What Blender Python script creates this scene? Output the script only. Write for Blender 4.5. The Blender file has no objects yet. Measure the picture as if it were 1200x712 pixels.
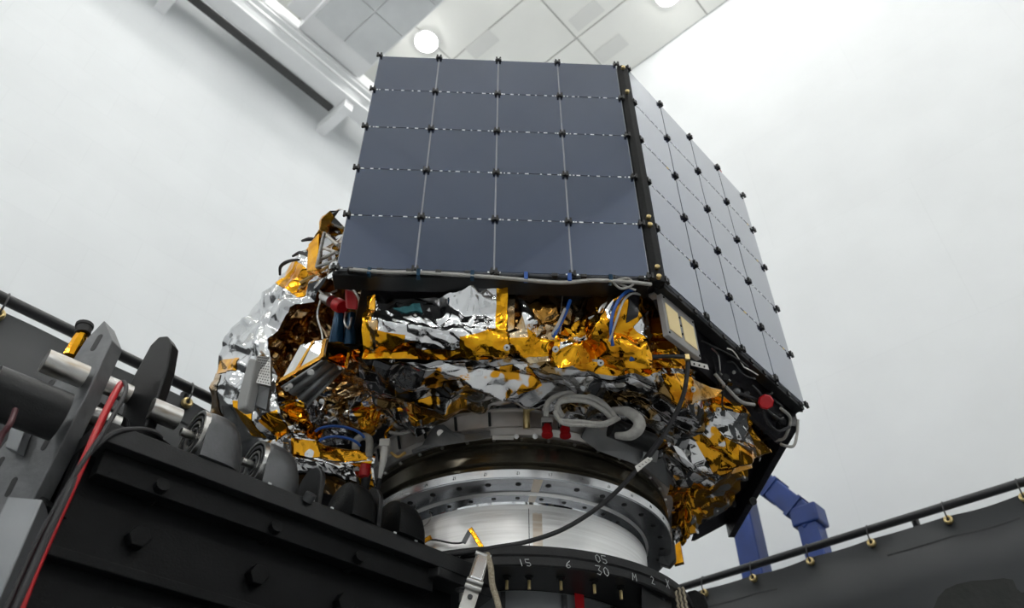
import bpy, bmesh, math, random
import numpy as np
from mathutils import Vector, Matrix, Euler

# ------------------------------------------------------------------ camera, world, exposure
SC = bpy.context.scene
COL = SC.collection
FPX, PITCH = 920.0, math.radians(41.5)
cam_d = bpy.data.cameras.new('camera')
cam_d.sensor_width = 36.0
cam_d.lens = FPX / 1200.0 * 36.0
cam_d.clip_end = 200
cam_d.dof.use_dof = True
cam_d.dof.focus_distance = 3.1
cam_d.dof.aperture_fstop = 2.8
cam = bpy.data.objects.new('camera', cam_d)
COL.objects.link(cam)
cam.rotation_euler = (math.pi / 2 + PITCH, 0, 0)
SC.camera = cam
FLOOR = -1.3                                             # the lens is 1.3 m above the floor
world = bpy.data.worlds.new('world')
SC.world = world
world.use_nodes = True
world.node_tree.nodes['Background'].inputs[0].default_value = (0.8, 0.85, 0.9, 1)
world.node_tree.nodes['Background'].inputs[1].default_value = 0.3
SC.view_settings.view_transform = 'Standard'
SC.view_settings.look = 'None'
SC.view_settings.gamma = 1.0
SC.view_settings.exposure = 0.06
SC.view_settings.use_curve_mapping = False
LAMP_POWER = 44.0
SC.cycles.diffuse_bounces = 6

# ------------------------------------------------------------------ geometry of the place
_F = np.array([0, math.cos(PITCH), math.sin(PITCH)])
_U = np.array([0, -math.sin(PITCH), math.cos(PITCH)])
_R = np.array([1.0, 0, 0])
def ray(u, v): return _F + _R * (u - 600) / FPX + _U * (356 - v) / FPX
def P(u, v, y):                                          # survey: the point seen at (u, v) that is y metres in front
    r = ray(u, v); return r * y / r[1]
def PZ(u, v, z):
    r = ray(u, v); return r * z / r[2]
def PC(u, v, R, c=(0.015, 3.9)):                         # near point of a vertical cylinder of radius R about c
    r = ray(u, v); a = r[0]**2 + r[1]**2; b = r[0]*c[0] + r[1]*c[1]
    cc = c[0]**2 + c[1]**2 - R*R
    d = max(b*b - a*cc, 0.0)
    return r * (b - math.sqrt(d)) / a
AZ = math.radians(48)
DL = np.array([math.cos(AZ), math.sin(AZ), 0]); NL = np.array([-math.sin(AZ), math.cos(AZ), 0])
def W(dl, nl, z): return DL*dl + NL*nl + np.array([0, 0, z])
RX, RY = 0.015, 3.9                                      # axis of the spacecraft's separation ring
def ringpt(R, ang, z):                                   # ang: degrees from the direction that faces the camera, + to the right
    a = math.radians(ang); return np.array([RX + R*math.sin(a), RY - R*math.cos(a), z])

# ------------------------------------------------------------------ materials
def lin(r, g, b):
    f = lambda c: (c/255)/12.92 if c/255 <= 0.04045 else ((c/255+0.055)/1.055)**2.4
    return (f(r), f(g), f(b), 1)
def mat(name, col, rough=0.5, metal=0.0, **k):
    m = bpy.data.materials.new(name); m.use_nodes = True
    nt = m.node_tree; b = nt.nodes['Principled BSDF']
    b.inputs['Base Color'].default_value = col
    b.inputs['Roughness'].default_value = rough
    b.inputs['Metallic'].default_value = metal
    for key, v in k.items():
        if key in ('noise', 'bump', 'col2', 'bscale', 'stretch', 'nlo', 'nhi', 'detail', 'sharp'): continue
        b.inputs[key.replace('_', ' ')].default_value = v
    tc = nt.nodes.new('ShaderNodeTexCoord'); mp = nt.nodes.new('ShaderNodeMapping')
    mp.inputs['Scale'].default_value = k.get('stretch', (1, 1, 1))
    nt.links.new(tc.outputs['Object'], mp.inputs['Vector'])
    if 'col2' in k:
        n = nt.nodes.new('ShaderNodeTexNoise'); n.inputs['Scale'].default_value = k.get('noise', 5)
        n.inputs['Detail'].default_value = k.get('detail', 4)
        nt.links.new(mp.outputs[0], n.inputs['Vector'])
        r = nt.nodes.new('ShaderNodeValToRGB')
        r.color_ramp.elements[0].position = k.get('nlo', 0.35); r.color_ramp.elements[1].position = k.get('nhi', 0.65)
        r.color_ramp.elements[0].color = col; r.color_ramp.elements[1].color = k['col2']
        nt.links.new(n.outputs['Fac'], r.inputs[0]); nt.links.new(r.outputs[0], b.inputs['Base Color'])
    if 'bump' in k:
        n2 = nt.nodes.new('ShaderNodeTexNoise'); n2.inputs['Scale'].default_value = k.get('bscale', 40)
        n2.inputs['Detail'].default_value = 3
        nt.links.new(mp.outputs[0], n2.inputs['Vector'])
        bu = nt.nodes.new('ShaderNodeBump'); bu.inputs['Strength'].default_value = k['bump']
        bu.inputs['Distance'].default_value = 0.01
        nt.links.new(n2.outputs['Fac'], bu.inputs['Height']); nt.links.new(bu.outputs[0], b.inputs['Normal'])
    return m
def emit(name, col, s):
    m = bpy.data.materials.new(name); m.use_nodes = True
    b = m.node_tree.nodes['Principled BSDF']
    b.inputs['Base Color'].default_value = (0.9, 0.9, 0.9, 1)
    b.inputs['Emission Color'].default_value = col; b.inputs['Emission Strength'].default_value = s
    return m
def panel_wall(name, c1, c2, scale, bw, bh):
    m = mat(name, c1, 0.55)
    nt = m.node_tree; b = nt.nodes['Principled BSDF']
    mp = [n for n in nt.nodes if n.type == 'MAPPING'][0]
    sx = nt.nodes.new('ShaderNodeSeparateXYZ'); cb = nt.nodes.new('ShaderNodeCombineXYZ')
    ad = nt.nodes.new('ShaderNodeMath'); ad.operation = 'ADD'
    nt.links.new(mp.outputs[0], sx.inputs[0])
    nt.links.new(sx.outputs[0], ad.inputs[0]); nt.links.new(sx.outputs[1], ad.inputs[1])
    nt.links.new(ad.outputs[0], cb.inputs[0]); nt.links.new(sx.outputs[2], cb.inputs[1])
    br = nt.nodes.new('ShaderNodeTexBrick'); br.inputs['Scale'].default_value = scale
    br.inputs['Color1'].default_value = c1; br.inputs['Color2'].default_value = c2
    br.inputs['Mortar'].default_value = tuple(x*0.975 for x in c2[:3]) + (1,)
    br.inputs['Mortar Size'].default_value = 0.006; br.inputs['Brick Width'].default_value = bw; br.inputs['Row Height'].default_value = bh
    nt.links.new(cb.outputs[0], br.inputs['Vector'])
    n = nt.nodes.new('ShaderNodeTexNoise'); n.inputs['Scale'].default_value = 0.9; n.inputs['Detail'].default_value = 5
    nt.links.new(cb.outputs[0], n.inputs['Vector'])
    mr = nt.nodes.new('ShaderNodeMapRange'); mr.inputs[1].default_value = 0.3; mr.inputs[2].default_value = 0.7
    mr.inputs[3].default_value = 0.95; mr.inputs[4].default_value = 1.0
    nt.links.new(n.outputs['Fac'], mr.inputs[0])
    mx = nt.nodes.new('ShaderNodeMix'); mx.data_type = 'RGBA'; mx.blend_type = 'MULTIPLY'; mx.inputs[0].default_value = 1
    nt.links.new(br.outputs[0], mx.inputs[6]); nt.links.new(mr.outputs[0], mx.inputs[7])
    nt.links.new(mx.outputs[2], b.inputs['Base Color'])
    return m

M = {}
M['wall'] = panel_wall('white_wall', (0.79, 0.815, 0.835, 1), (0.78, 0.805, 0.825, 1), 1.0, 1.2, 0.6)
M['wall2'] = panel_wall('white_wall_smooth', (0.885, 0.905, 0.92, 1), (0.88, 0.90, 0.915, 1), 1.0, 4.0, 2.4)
M['ceil'] = mat('ceiling_panel', (0.84, 0.845, 0.81, 1), 0.6, col2=(0.81, 0.815, 0.78, 1), noise=0.8)
M['ceil_base'] = mat('ceiling_joint', (0.5, 0.5, 0.48, 1), 0.8)
M['vent'] = mat('vent_grey', (0.72, 0.725, 0.70, 1), 0.6)
M['floor'] = mat('floor_epoxy', (0.50, 0.51, 0.52, 1), 0.4, col2=(0.46, 0.47, 0.48, 1), noise=1.2)
M['white_steel'] = mat('white_steel', (0.86, 0.87, 0.88, 1), 0.4, col2=(0.82, 0.83, 0.84, 1), noise=2)
M['grey_steel'] = mat('light_grey_steel', (0.68, 0.70, 0.71, 1), 0.4, col2=(0.62, 0.64, 0.65, 1), noise=2)
M['dark_steel'] = mat('dark_gap', (0.05, 0.05, 0.05, 1), 0.6)
M['lamp'] = emit('lamp_glow', (1, 0.985, 0.95, 1), LAMP_POWER)
M['tarp'] = mat('charcoal_tarp', (0.030, 0.033, 0.036, 1), 0.55, col2=(0.037, 0.040, 0.043, 1), noise=1.5, bump=0.25, bscale=4)
M['rail'] = mat('black_rail', (0.012, 0.013, 0.015, 1), 0.4, bump=0.1)
M['white_hem'] = mat('white_hem', (0.75, 0.77, 0.78, 1), 0.6)
M['brass'] = mat('brass', (0.75, 0.60, 0.30, 1), 0.3, 0.9, col2=(0.6, 0.45, 0.2, 1), noise=30)
M['blue'] = mat('blue_paint', lin(20, 56, 128), 0.4, col2=lin(16, 46, 108), noise=3)
M['black'] = mat('black_paint', (0.0025, 0.003, 0.0033, 1), 0.5, Specular_IOR_Level=0.15, col2=(0.005, 0.0055, 0.006, 1), noise=8, bump=0.15, bscale=120)
M['black_satin'] = mat('black_anodized', (0.006, 0.0065, 0.0072, 1), 0.40, 0.0, Specular_IOR_Level=0.3, col2=(0.010, 0.0105, 0.0115, 1), noise=15, bump=0.08, bscale=160)
M['charcoal'] = mat('charcoal_metal', (0.085, 0.088, 0.092, 1), 0.38, 0.5, col2=(0.055, 0.057, 0.06, 1), noise=10, bump=0.1, bscale=90)
M['rubber'] = mat('black_rubber', (0.02, 0.02, 0.022, 1), 0.6, bump=0.1)
M['deck'] = mat('black_film', (0.008, 0.008, 0.011, 1), 0.3, col2=(0.013, 0.012, 0.016, 1), noise=20, bump=0.3, bscale=30)
M['steel'] = mat('bright_steel', (0.62, 0.62, 0.61, 1), 0.28, 1.0, col2=(0.45, 0.43, 0.40, 1), noise=12, bump=0.05)
M['worn_steel'] = mat('worn_steel', (0.55, 0.54, 0.52, 1), 0.35, 1.0, col2=(0.30, 0.24, 0.17, 1), noise=9, stretch=(1, 1, 5), nlo=0.45, nhi=0.75)
M['alu'] = mat('machined_aluminium', (0.96, 0.955, 0.945, 1), 0.22, 0.95, col2=(0.84, 0.83, 0.815, 1), noise=2.0, stretch=(1, 1, 45), bump=0.12, bscale=3)
_nt = M['alu'].node_tree; _b = _nt.nodes['Principled BSDF']; _b.inputs['Roughness'].default_value = 0.38; _b.inputs['Anisotropic'].default_value = 0.75
_t = _nt.nodes.new('ShaderNodeTangent'); _t.direction_type = 'RADIAL'; _t.axis = 'Z'; _nt.links.new(_t.outputs[0], _b.inputs['Tangent'])
M['alu_flange'] = mat('flange_aluminium', (0.55, 0.56, 0.58, 1), 0.24, 0.95, col2=(0.47, 0.48, 0.5, 1), noise=6)
M['rim'] = mat('polished_rim', (0.86, 0.86, 0.87, 1), 0.25, 0.9)
M['hole'] = mat('dark_hole', (0.01, 0.01, 0.011, 1), 0.5)
M['band'] = mat('bronze_black_band', (0.10, 0.09, 0.068, 1), 0.25, 0.8, col2=(0.15, 0.135, 0.10, 1), noise=4)
M['seg'] = mat('grey_band_metal', (0.78, 0.75, 0.72, 1), 0.35, 0.7, col2=(0.55, 0.50, 0.46, 1), noise=6)
M['bracket'] = mat('grey_bracket', (0.21, 0.215, 0.22, 1), 0.4, 0.6, col2=(0.26, 0.26, 0.26, 1), noise=8)
M['polished'] = mat('polished_aluminium', (0.72, 0.73, 0.75, 1), 0.05, 1.0, bump=0.01)
M['plate_grey'] = mat('worn_grey_plate', (0.18, 0.185, 0.19, 1), 0.42, 0.4, col2=(0.13, 0.135, 0.14, 1), noise=14, bump=0.15, bscale=60)
M['cell'] = mat('solar_cell_glass', (0.006, 0.011, 0.036, 1), 0.10, 0.0, IOR=1.85, Specular_Tint=(0.42, 0.60, 1.0, 1), Coat_Weight=1.0, Coat_Roughness=0.06, Coat_IOR=1.72,
                col2=(0.009, 0.015, 0.044, 1), noise=1.6, bump=0.03, bscale=3)
M['substrate'] = mat('panel_seam_grey', (0.34, 0.35, 0.38, 1), 0.15, 0.0, IOR=1.8, Coat_Weight=1.0, Coat_Roughness=0.08, Coat_IOR=1.7)
M['clip'] = mat('black_clip', (0.012, 0.012, 0.012, 1), 0.4, 0.1)
M['tab'] = mat('silver_tab', (0.92, 0.93, 0.94, 1), 0.35, 0.4)
M['tabgold'] = mat('gold_tab', (0.85, 0.6, 0.12, 1), 0.35, 0.4)
M['silver'] = mat('silver_foil', (0.90, 0.90, 0.91, 1), 0.07, 1.0, bump=0.05, bscale=60)
M['silver_dull'] = mat('dull_silver_foil', (0.60, 0.61, 0.62, 1), 0.10, 1.0, col2=(0.72, 0.72, 0.73, 1), noise=7, bump=0.08, bscale=60)
M['gold'] = mat('gold_foil', (0.95, 0.46, 0.022, 1), 0.09, 1.0, col2=(0.55, 0.20, 0.010, 1), noise=11, nlo=0.42, nhi=0.66, bump=0.08, bscale=70)
M['amber'] = mat('amber_foil', (0.50, 0.25, 0.05, 1), 0.15, 1.0, col2=(0.62, 0.50, 0.34, 1), noise=10, nlo=0.42, nhi=0.62, bump=0.1, bscale=70)
M['mixed'] = mat('taped_foil', (0.86, 0.86, 0.87, 1), 0.09, 1.0, col2=(0.80, 0.35, 0.02, 1), noise=6, nlo=0.545, nhi=0.56, detail=2, bump=0.06, bscale=60)
M['mixed2'] = mat('taped_gold_foil', (0.85, 0.40, 0.025, 1), 0.11, 1.0, col2=(0.85, 0.85, 0.86, 1), noise=7, nlo=0.56, nhi=0.575, detail=2, bump=0.08, bscale=60)
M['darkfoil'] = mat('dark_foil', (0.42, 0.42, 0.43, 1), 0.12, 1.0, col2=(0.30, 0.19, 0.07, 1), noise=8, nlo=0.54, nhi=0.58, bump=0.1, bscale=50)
M['tape'] = mat('kapton_tape', (0.98, 0.50, 0.02, 1), 0.12, 0.95, col2=(0.80, 0.34, 0.012, 1), noise=20, bump=0.08, bscale=60)
M['teal'] = mat('teal_film', lin(110, 185, 195), 0.2, 0.6)
M['red'] = mat('red_plastic', lin(180, 12, 22), 0.35, bump=0.1, bscale=50)
M['greywrap'] = mat('grey_wrap', (0.42, 0.41, 0.38, 1), 0.7, col2=(0.34, 0.33, 0.31, 1), noise=40, bump=0.4, bscale=120)
M['white_plastic'] = mat('white_plastic', (0.72, 0.70, 0.66, 1), 0.45, bump=0.05)
M['greypl'] = mat('grey_pad', (0.42, 0.42, 0.41, 1), 0.45, col2=(0.38, 0.38, 0.37, 1), noise=8)
M['plate'] = mat('grey_antenna_plate', (0.30, 0.29, 0.28, 1), 0.45, col2=(0.25, 0.24, 0.23, 1), noise=12)
M['cream'] = mat('cream_patch', lin(245, 222, 165), 0.5, bump=0.03)
M['bluecable'] = mat('blue_cable', lin(25, 80, 160), 0.4, bump=0.1)
M['bluedark'] = mat('dark_blue_film', lin(24, 58, 82), 0.2, 0.5)
M['chalk'] = mat('chalk_mark', (0.55, 0.56, 0.56, 1), 0.8)
M['ink'] = mat('dark_ink', (0.02, 0.02, 0.02, 1), 0.7)
M['braid'] = mat('tan_braid', (0.46, 0.40, 0.30, 1), 0.55, 0.3, col2=(0.28, 0.24, 0.17, 1), noise=120, bump=0.6, bscale=150)
M['bundle'] = mat('dark_fabric', (0.010, 0.012, 0.010, 1), 0.8, col2=(0.015, 0.016, 0.015, 1), noise=10, bump=0.4, bscale=30)
M['ochre'] = mat('ochre_edge', lin(205, 165, 95), 0.5)
M['hose'] = mat('grey_stand_body', (0.33, 0.34, 0.35, 1), 0.35, 0.6, col2=(0.24, 0.25, 0.26, 1), noise=3)

# ------------------------------------------------------------------ mesh builder
def nrm(a):
    a = np.asarray(a, float); return a / (np.linalg.norm(a) + 1e-12)
def frame(d, up=(0, 0, 1)):
    d = nrm(d); up = np.asarray(up, float)
    if abs(np.dot(d, up)) > 0.98: up = np.array([0, 1.0, 0])
    x = nrm(np.cross(up, d)); y = np.cross(d, x); return x, y, d
def smooth_path(pts, n=8):
    pts = [np.asarray(p, float) for p in pts]
    if len(pts) < 3: return pts
    q = [2*pts[0]-pts[1]] + pts + [2*pts[-1]-pts[-2]]
    out = []
    for i in range(1, len(q)-2):
        for k in range(n):
            t = k/n; a, b, c, d = q[i-1], q[i], q[i+1], q[i+2]
            out.append(0.5*((2*b)+(-a+c)*t+(2*a-5*b+4*c-d)*t*t+(-a+3*b-3*c+d)*t**3))
    out.append(pts[-1]); return out
class MB:
    def __init__(s): s.v = []; s.f = []
    def add(s, v, f):
        o = len(s.v); s.v += [tuple(map(float, p)) for p in v]; s.f += [tuple(i+o for i in q) for q in f]; return s
    def box(s, c, x, y, z, hx, hy, hz):                  # centre, three axes, three half sizes
        c = np.asarray(c, float); x, y, z = nrm(x)*hx, nrm(y)*hy, nrm(z)*hz
        v = [c+a*x+b*y+d*z for d in (-1, 1) for b in (-1, 1) for a in (-1, 1)]
        return s.add(v, [(0, 2, 3, 1), (4, 5, 7, 6), (0, 1, 5, 4), (2, 6, 7, 3), (0, 4, 6, 2), (1, 3, 7, 5)])
    def prism(s, poly, d):                               # 3D polygon pushed along d
        d = np.asarray(d, float); n = len(poly); v = [np.asarray(p, float) for p in poly]; v += [p+d for p in v]
        return s.add(v, [tuple(range(n-1, -1, -1)), tuple(range(n, 2*n))] + [(i, (i+1) % n, n+(i+1) % n, n+i) for i in range(n)])
    def tube(s, pts, r, n=8, sm=0, caps=True):
        if sm: pts = smooth_path(pts, sm)
        pts = [np.asarray(p, float) for p in pts]; m = len(pts)
        rr = r if hasattr(r, '__len__') else [r]*m
        if len(rr) != m: rr = list(np.interp(np.linspace(0, 1, m), np.linspace(0, 1, len(rr)), rr))
        v = []; px = None
        for i, p in enumerate(pts):
            t = nrm(pts[min(i+1, m-1)] - pts[max(i-1, 0)])
            if px is None: x, y, _ = frame(t)
            else:
                x = px - t*np.dot(px, t); x = nrm(x); y = np.cross(t, x)
            px = x
            for k in range(n):
                a = 2*math.pi*k/n; v.append(p + rr[i]*(x*math.cos(a)+y*math.sin(a)))
        f = [(i*n+k, i*n+(k+1) % n, (i+1)*n+(k+1) % n, (i+1)*n+k) for i in range(m-1) for k in range(n)]
        if caps: f += [tuple(range(n-1, -1, -1)), tuple(range((m-1)*n, m*n))]
        return s.add(v, f)
    def cyl(s, a, b, r, r2=None, n=20): return s.tube([a, b], [r, r if r2 is None else r2], n)
    def lathe(s, prof, n=96, a0=0, a1=360, closed=True, c=(RX, RY)):   # prof: (R, z) list, closed loop
        full = abs(a1-a0) >= 360; m = n if full else n+1; k = len(prof); v = []
        for i in range(m):
            a = math.radians(a0+(a1-a0)*i/n)
            for R, z in prof: v.append((c[0]+R*math.sin(a), c[1]-R*math.cos(a), z))
        f = []
        for i in range(n):
            j = (i+1) % m
            for q in range(k if closed else k-1):
                f.append((i*k+q, j*k+q, j*k+(q+1) % k, i*k+(q+1) % k))
        if not full and closed: f += [tuple(range(k)), tuple(range((m-1)*k+k-1, (m-1)*k-1, -1))]
        return s.add(v, f)
    def spin(s, c, axis, prof, n=20):                    # prof: (r, t) along an axis from point c, capped by radius 0
        x, y, d = frame(axis); c = np.asarray(c, float); k = len(prof); v = []
        for i in range(n):
            a = 2*math.pi*i/n
            for r, t in prof: v.append(c + d*t + r*(x*math.cos(a)+y*math.sin(a)))
        f = [(i*k+q, ((i+1) % n)*k+q, ((i+1) % n)*k+q+1, i*k+q+1) for i in range(n) for q in range(k-1)]
        return s.add(v, f)
    def build(s, name, m, parent=None, smooth=35, bevel=0.0, solid=0.0):
        me = bpy.data.meshes.new(name); me.from_pydata(s.v, [], s.f); me.validate()
        bm = bmesh.new(); bm.from_mesh(me)
        bmesh.ops.remove_doubles(bm, verts=bm.verts, dist=1e-5)
        bmesh.ops.recalc_face_normals(bm, faces=bm.faces)
        bm.to_mesh(me); bm.free()
        return link(name, me, m, parent, smooth, bevel, solid)
def link(name, me, m, parent=None, smooth=35, bevel=0.0, solid=0.0):
    if m is not None and not me.materials: me.materials.append(M[m])
    if smooth:
        me.polygons.foreach_set('use_smooth', [True]*len(me.polygons))
        if smooth < 180: me.set_sharp_from_angle(angle=math.radians(smooth))
    o = bpy.data.objects.new(name, me); COL.objects.link(o)
    if parent is not None:
        o.parent = parent; o.matrix_parent_inverse = wmat(parent).inverted()
    if bevel:
        b = o.modifiers.new('bevel', 'BEVEL'); b.width = bevel; b.segments = 2; b.limit_method = 'ANGLE'
    if solid:
        b = o.modifiers.new('solidify', 'SOLIDIFY'); b.thickness = solid; b.offset = -1
    return o
def wmat(o):
    m = o.matrix_basis.copy()
    if o.parent is not None: m = wmat(o.parent) @ o.matrix_parent_inverse @ m
    return m
def empty(name, loc, label, cat, group=None):
    o = bpy.data.objects.new(name, None); COL.objects.link(o); o.location = tuple(map(float, loc)); o.empty_display_size = 0.1
    return tag(o, label, cat, group)
def tag(o, label, cat, group=None):
    o['label'] = label; o['category'] = cat
    if group: o['group'] = group
    return o
def struct(o): o['kind'] = 'structure'; return o
def stuff(o): o['kind'] = 'stuff'; return o
def clone(o, mw, parent=None, name=None):                # shares the mesh; mw: world matrix
    c = o.copy(); COL.objects.link(c)
    c.parent = parent
    if parent is not None: c.matrix_parent_inverse = wmat(parent).inverted()
    c.matrix_basis = mw
    return c
def basis(x, y, z, o):
    m = Matrix.Identity(4)
    for i in range(3): m[i][0], m[i][1], m[i][2], m[i][3] = float(x[i]), float(y[i]), float(z[i]), float(o[i])
    return m
def wbox(name, m, dl0, dl1, nl0, nl1, z0, z1, parent=None, bevel=0):   # box in the room's own axes
    c = W((dl0+dl1)/2, (nl0+nl1)/2, (z0+z1)/2)
    return MB().box(c, DL, NL, (0, 0, 1), (dl1-dl0)/2, (nl1-nl0)/2, (z1-z0)/2).build(name, m, parent, 0, bevel)
rnd = random.Random(4)

# ------------------------------------------------------------------ the room
H = 15.0
D0, D1, N0, N1 = -9.0, 8.66, -8.0, 9.35
struct(wbox('floor', 'floor', D0-0.3, D1+0.3, N0-0.3, N1+0.3, FLOOR-0.2, FLOOR))
def wall(name, m, a, b, axis):                           # built in local axes so that the panel joints follow the wall
    L = b-a
    me = MB()
    o = MB().box((0, 0, (H-FLOOR)/2), (1, 0, 0), (0, 1, 0), (0, 0, 1), L/2, 0.1, (H-FLOOR)/2+0.1).build(name, m, None, 0)
    return struct(o)
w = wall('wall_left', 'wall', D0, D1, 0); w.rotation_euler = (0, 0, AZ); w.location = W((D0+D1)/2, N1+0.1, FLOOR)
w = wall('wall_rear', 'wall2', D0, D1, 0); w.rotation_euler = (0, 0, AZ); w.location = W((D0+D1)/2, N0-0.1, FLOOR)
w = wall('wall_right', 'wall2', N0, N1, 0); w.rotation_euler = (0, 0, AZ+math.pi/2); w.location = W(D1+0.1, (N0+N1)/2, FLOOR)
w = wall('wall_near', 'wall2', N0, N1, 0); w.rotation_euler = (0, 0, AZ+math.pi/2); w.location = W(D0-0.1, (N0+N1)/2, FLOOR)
ceil = struct(wbox('ceiling', 'ceil_base', D0-0.3, D1+0.3, N0-0.3, N1+0.3, H, H+0.2))
pd, pn = 1.375, 2.3
proto = None
PM = basis(DL, NL, (0, 0, 1), (0, 0, 0))
nd = int((D1-D0)/pd)+1; nn = int((N1-N0)/pn)+1
for i in range(nd):
    for j in range(nn):
        a1 = D1-0.01-i*pd; a0 = max(a1-pd, D0); b1 = N1-0.01-j*pn; b0 = max(b1-pn, N0)
        if a1-a0 < 0.2 or b1-b0 < 0.2: continue
        full = abs(a1-a0-pd) < 1e-6 and abs(b1-b0-pn) < 1e-6
        if full and proto is not None:
            clone(proto, Matrix.Translation(Vector(W((a0+a1)/2, (b0+b1)/2, 0)))@PM, ceil)
        else:
            o = MB().box((0, 0, H-0.015), (1, 0, 0), (0, 1, 0), (0, 0, 1), (a1-a0)/2-0.016, (b1-b0)/2-0.016, 0.015).build('ceiling_panel', 'ceil', ceil, 0)
            o.matrix_basis = Matrix.Translation(Vector(W((a0+a1)/2, (b0+b1)/2, 0)))@PM
            if full: proto = o
for (u, v) in ((687, 18), (716, 57), (565, 52)):         # flat square vents let into the ceiling
    c = PZ(u, v, H-0.03); g = MB().box(c, DL, NL, (0, 0, 1), 0.17, 0.34, 0.012)
    g.build('ceiling_vent', 'vent', ceil, 0)
# round ceiling lamps on a regular grid
lamp0 = None; nlamp = 0
for i in range(7):
    for j in range(7):
        dl, nl = 7.72-2.5*i, 7.1-2.15*j
        c = W(dl, nl, H-0.04)
        if (abs(c[0]) < 5.0 and c[1] < -4.1) or (i, j) == (0, 1): continue      # no lamps in this bay of the ceiling
        if lamp0 is None:
            lamp0 = empty('ceiling_lamp', c, 'round ceiling lamp in the far corner hidden by the solar panels', 'lamp', 'round lamps in the ceiling grid')
            housing = MB().spin(c, (0, 0, 1), [(0.20, -0.01), (0.24, -0.05), (0.25, 0.0), (0.25, 0.03), (0.0, 0.03)], 24).build('housing', 'white_steel', lamp0)
            lens = MB().spin(c, (0, 0, 1), [(0.0, -0.15), (0.08, -0.14), (0.14, -0.11), (0.18, -0.06), (0.20, -0.01)], 24).build('lens', 'lamp', lamp0)
        else:
            e = lamp0.copy(); COL.objects.link(e); e.location = tuple(c)
            special = {(1, 0): 'bright round ceiling lamp between the crane girder and the front solar panel', 
                       (0, 2): 'round ceiling lamp at the top edge of the picture beside the right wall'}.get((i, j))
            e['label'] = special or 'round white ceiling lamp out of the picture above the work area'
            for part in (housing, lens):
                q = part.copy(); COL.objects.link(q); q.parent = e
                q.matrix_parent_inverse = part.matrix_parent_inverse

# unseen floodlights added for front light, on the two walls behind the photographer
fl0 = None
for k in range(8):
    q = -5.2+3.4*(k % 4)
    if k < 4: c = W(D0, q, 8.2); n_ = DL; t_ = NL
    else: c = W(q, N0, 8.2); n_ = NL; t_ = DL
    rot = math.atan2(n_[1], n_[0])
    fx = empty('added_floodlight', c, 'added unseen fill floodlight high on the wall behind the photographer', 'lamp', 'added fill floodlights on the walls behind the photographer')
    fx.rotation_euler = (0, 0, rot)
    if fl0 is None:
        X, Y, Z = (1, 0, 0), (0, 1, 0), (0, 0, 1)
        fh = MB().box((0.16, 0, 0), X, Y, Z, 0.08, 0.42, 0.28).build('housing', 'white_steel', None, 0, 0.02)
        fl_ = MB().box((0.245, 0, 0), X, Y, Z, 0.008, 0.38, 0.24).build('lens', 'lamp', None, 0)
        fa = MB().box((0.04, 0, 0), X, Y, Z, 0.05, 0.06, 0.10).build('arm', 'white_steel', None, 0)
        fl0 = (fh, fl_, fa)
        for p_ in fl0: p_.parent = fx
    else:
        for p_ in fl0:
            q_ = p_.copy(); COL.objects.link(q_); q_.parent = fx
# ------------------------------------------------------------------ crane under the ceiling on the left
cr = empty('crane_runway_beam', W(2, 8.6, 13.4), 'long pale steel crane rail along the left wall below the ceiling', 'beam')
wbox('web', 'grey_steel', D0, D1, 8.52, 8.58, 13.42, 13.95, cr)
wbox('lower_flange', 'white_steel', D0, D1, 8.36, 8.74, 13.37, 13.42, cr)
wbox('upper_flange', 'white_steel', D0, D1, 8.36, 8.74, 13.95, 14.0, cr)
wbox('rail', 'grey_steel', D0, D1, 8.50, 8.60, 14.0, 14.1, cr)
wbox('conductor_bar', 'white_steel', D0, D1, 8.30, 8.34, 13.62, 13.68, cr)
for a in (-6, -2.5, 1.0, 4.55, 7.6):
    wbox('wall_bracket', 'white_steel', a-0.1, a+0.1, 8.44, N1, 13.12, 13.36, cr)
wbox('shadow_strip', 'dark_steel', D0, 4.4, 8.76, 8.90, 13.30, 13.37, cr)  # shadow line beside the rail, built as a dark strip
gb = PZ(440, 42, 13.6); gdl = float(gb@DL)
cg = empty('crane_bridge_girder', W(gdl, 6, 13.6), 'white box girder of the overhead crane crossing above the rail', 'crane')
wbox('box_beam', 'white_steel', gdl-0.95, gdl+0.55, N0+0.4, 8.34, 14.12, 14.75, cg)
wbox('walkway', 'white_steel', gdl-1.35, gdl-0.97, N0+0.4, 8.2, 14.20, 14.28, cg)
for j in range(10):
    for i in range(2):
        b1 = 7.9-j*0.95
        wbox('underside_panel', 'grey_steel', gdl-0.90+i*0.72, gdl-0.90+i*0.72+0.69, b1-0.92, b1, 14.09, 14.12, cg)
wbox('end_truck', 'white_steel', gdl-1.7, gdl+1.1, 8.38, 8.72, 14.11, 14.45, cg, 0.03)
for a in (-1.4, 0.8):
    MB().cyl(W(gdl+a, 8.46, 14.19), W(gdl+a, 8.64, 14.19), 0.16).build('wheel', 'dark_steel', cg)
hk = MB().tube([W(gdl+0.95, 8.25, 14.2), W(gdl+0.95, 8.2, 13.9), W(gdl+1.0, 8.1, 13.75), W(gdl+1.15, 8.05, 13.8)], 0.06, 8, 6).build('buffer_hook', 'white_steel', cg)

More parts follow.
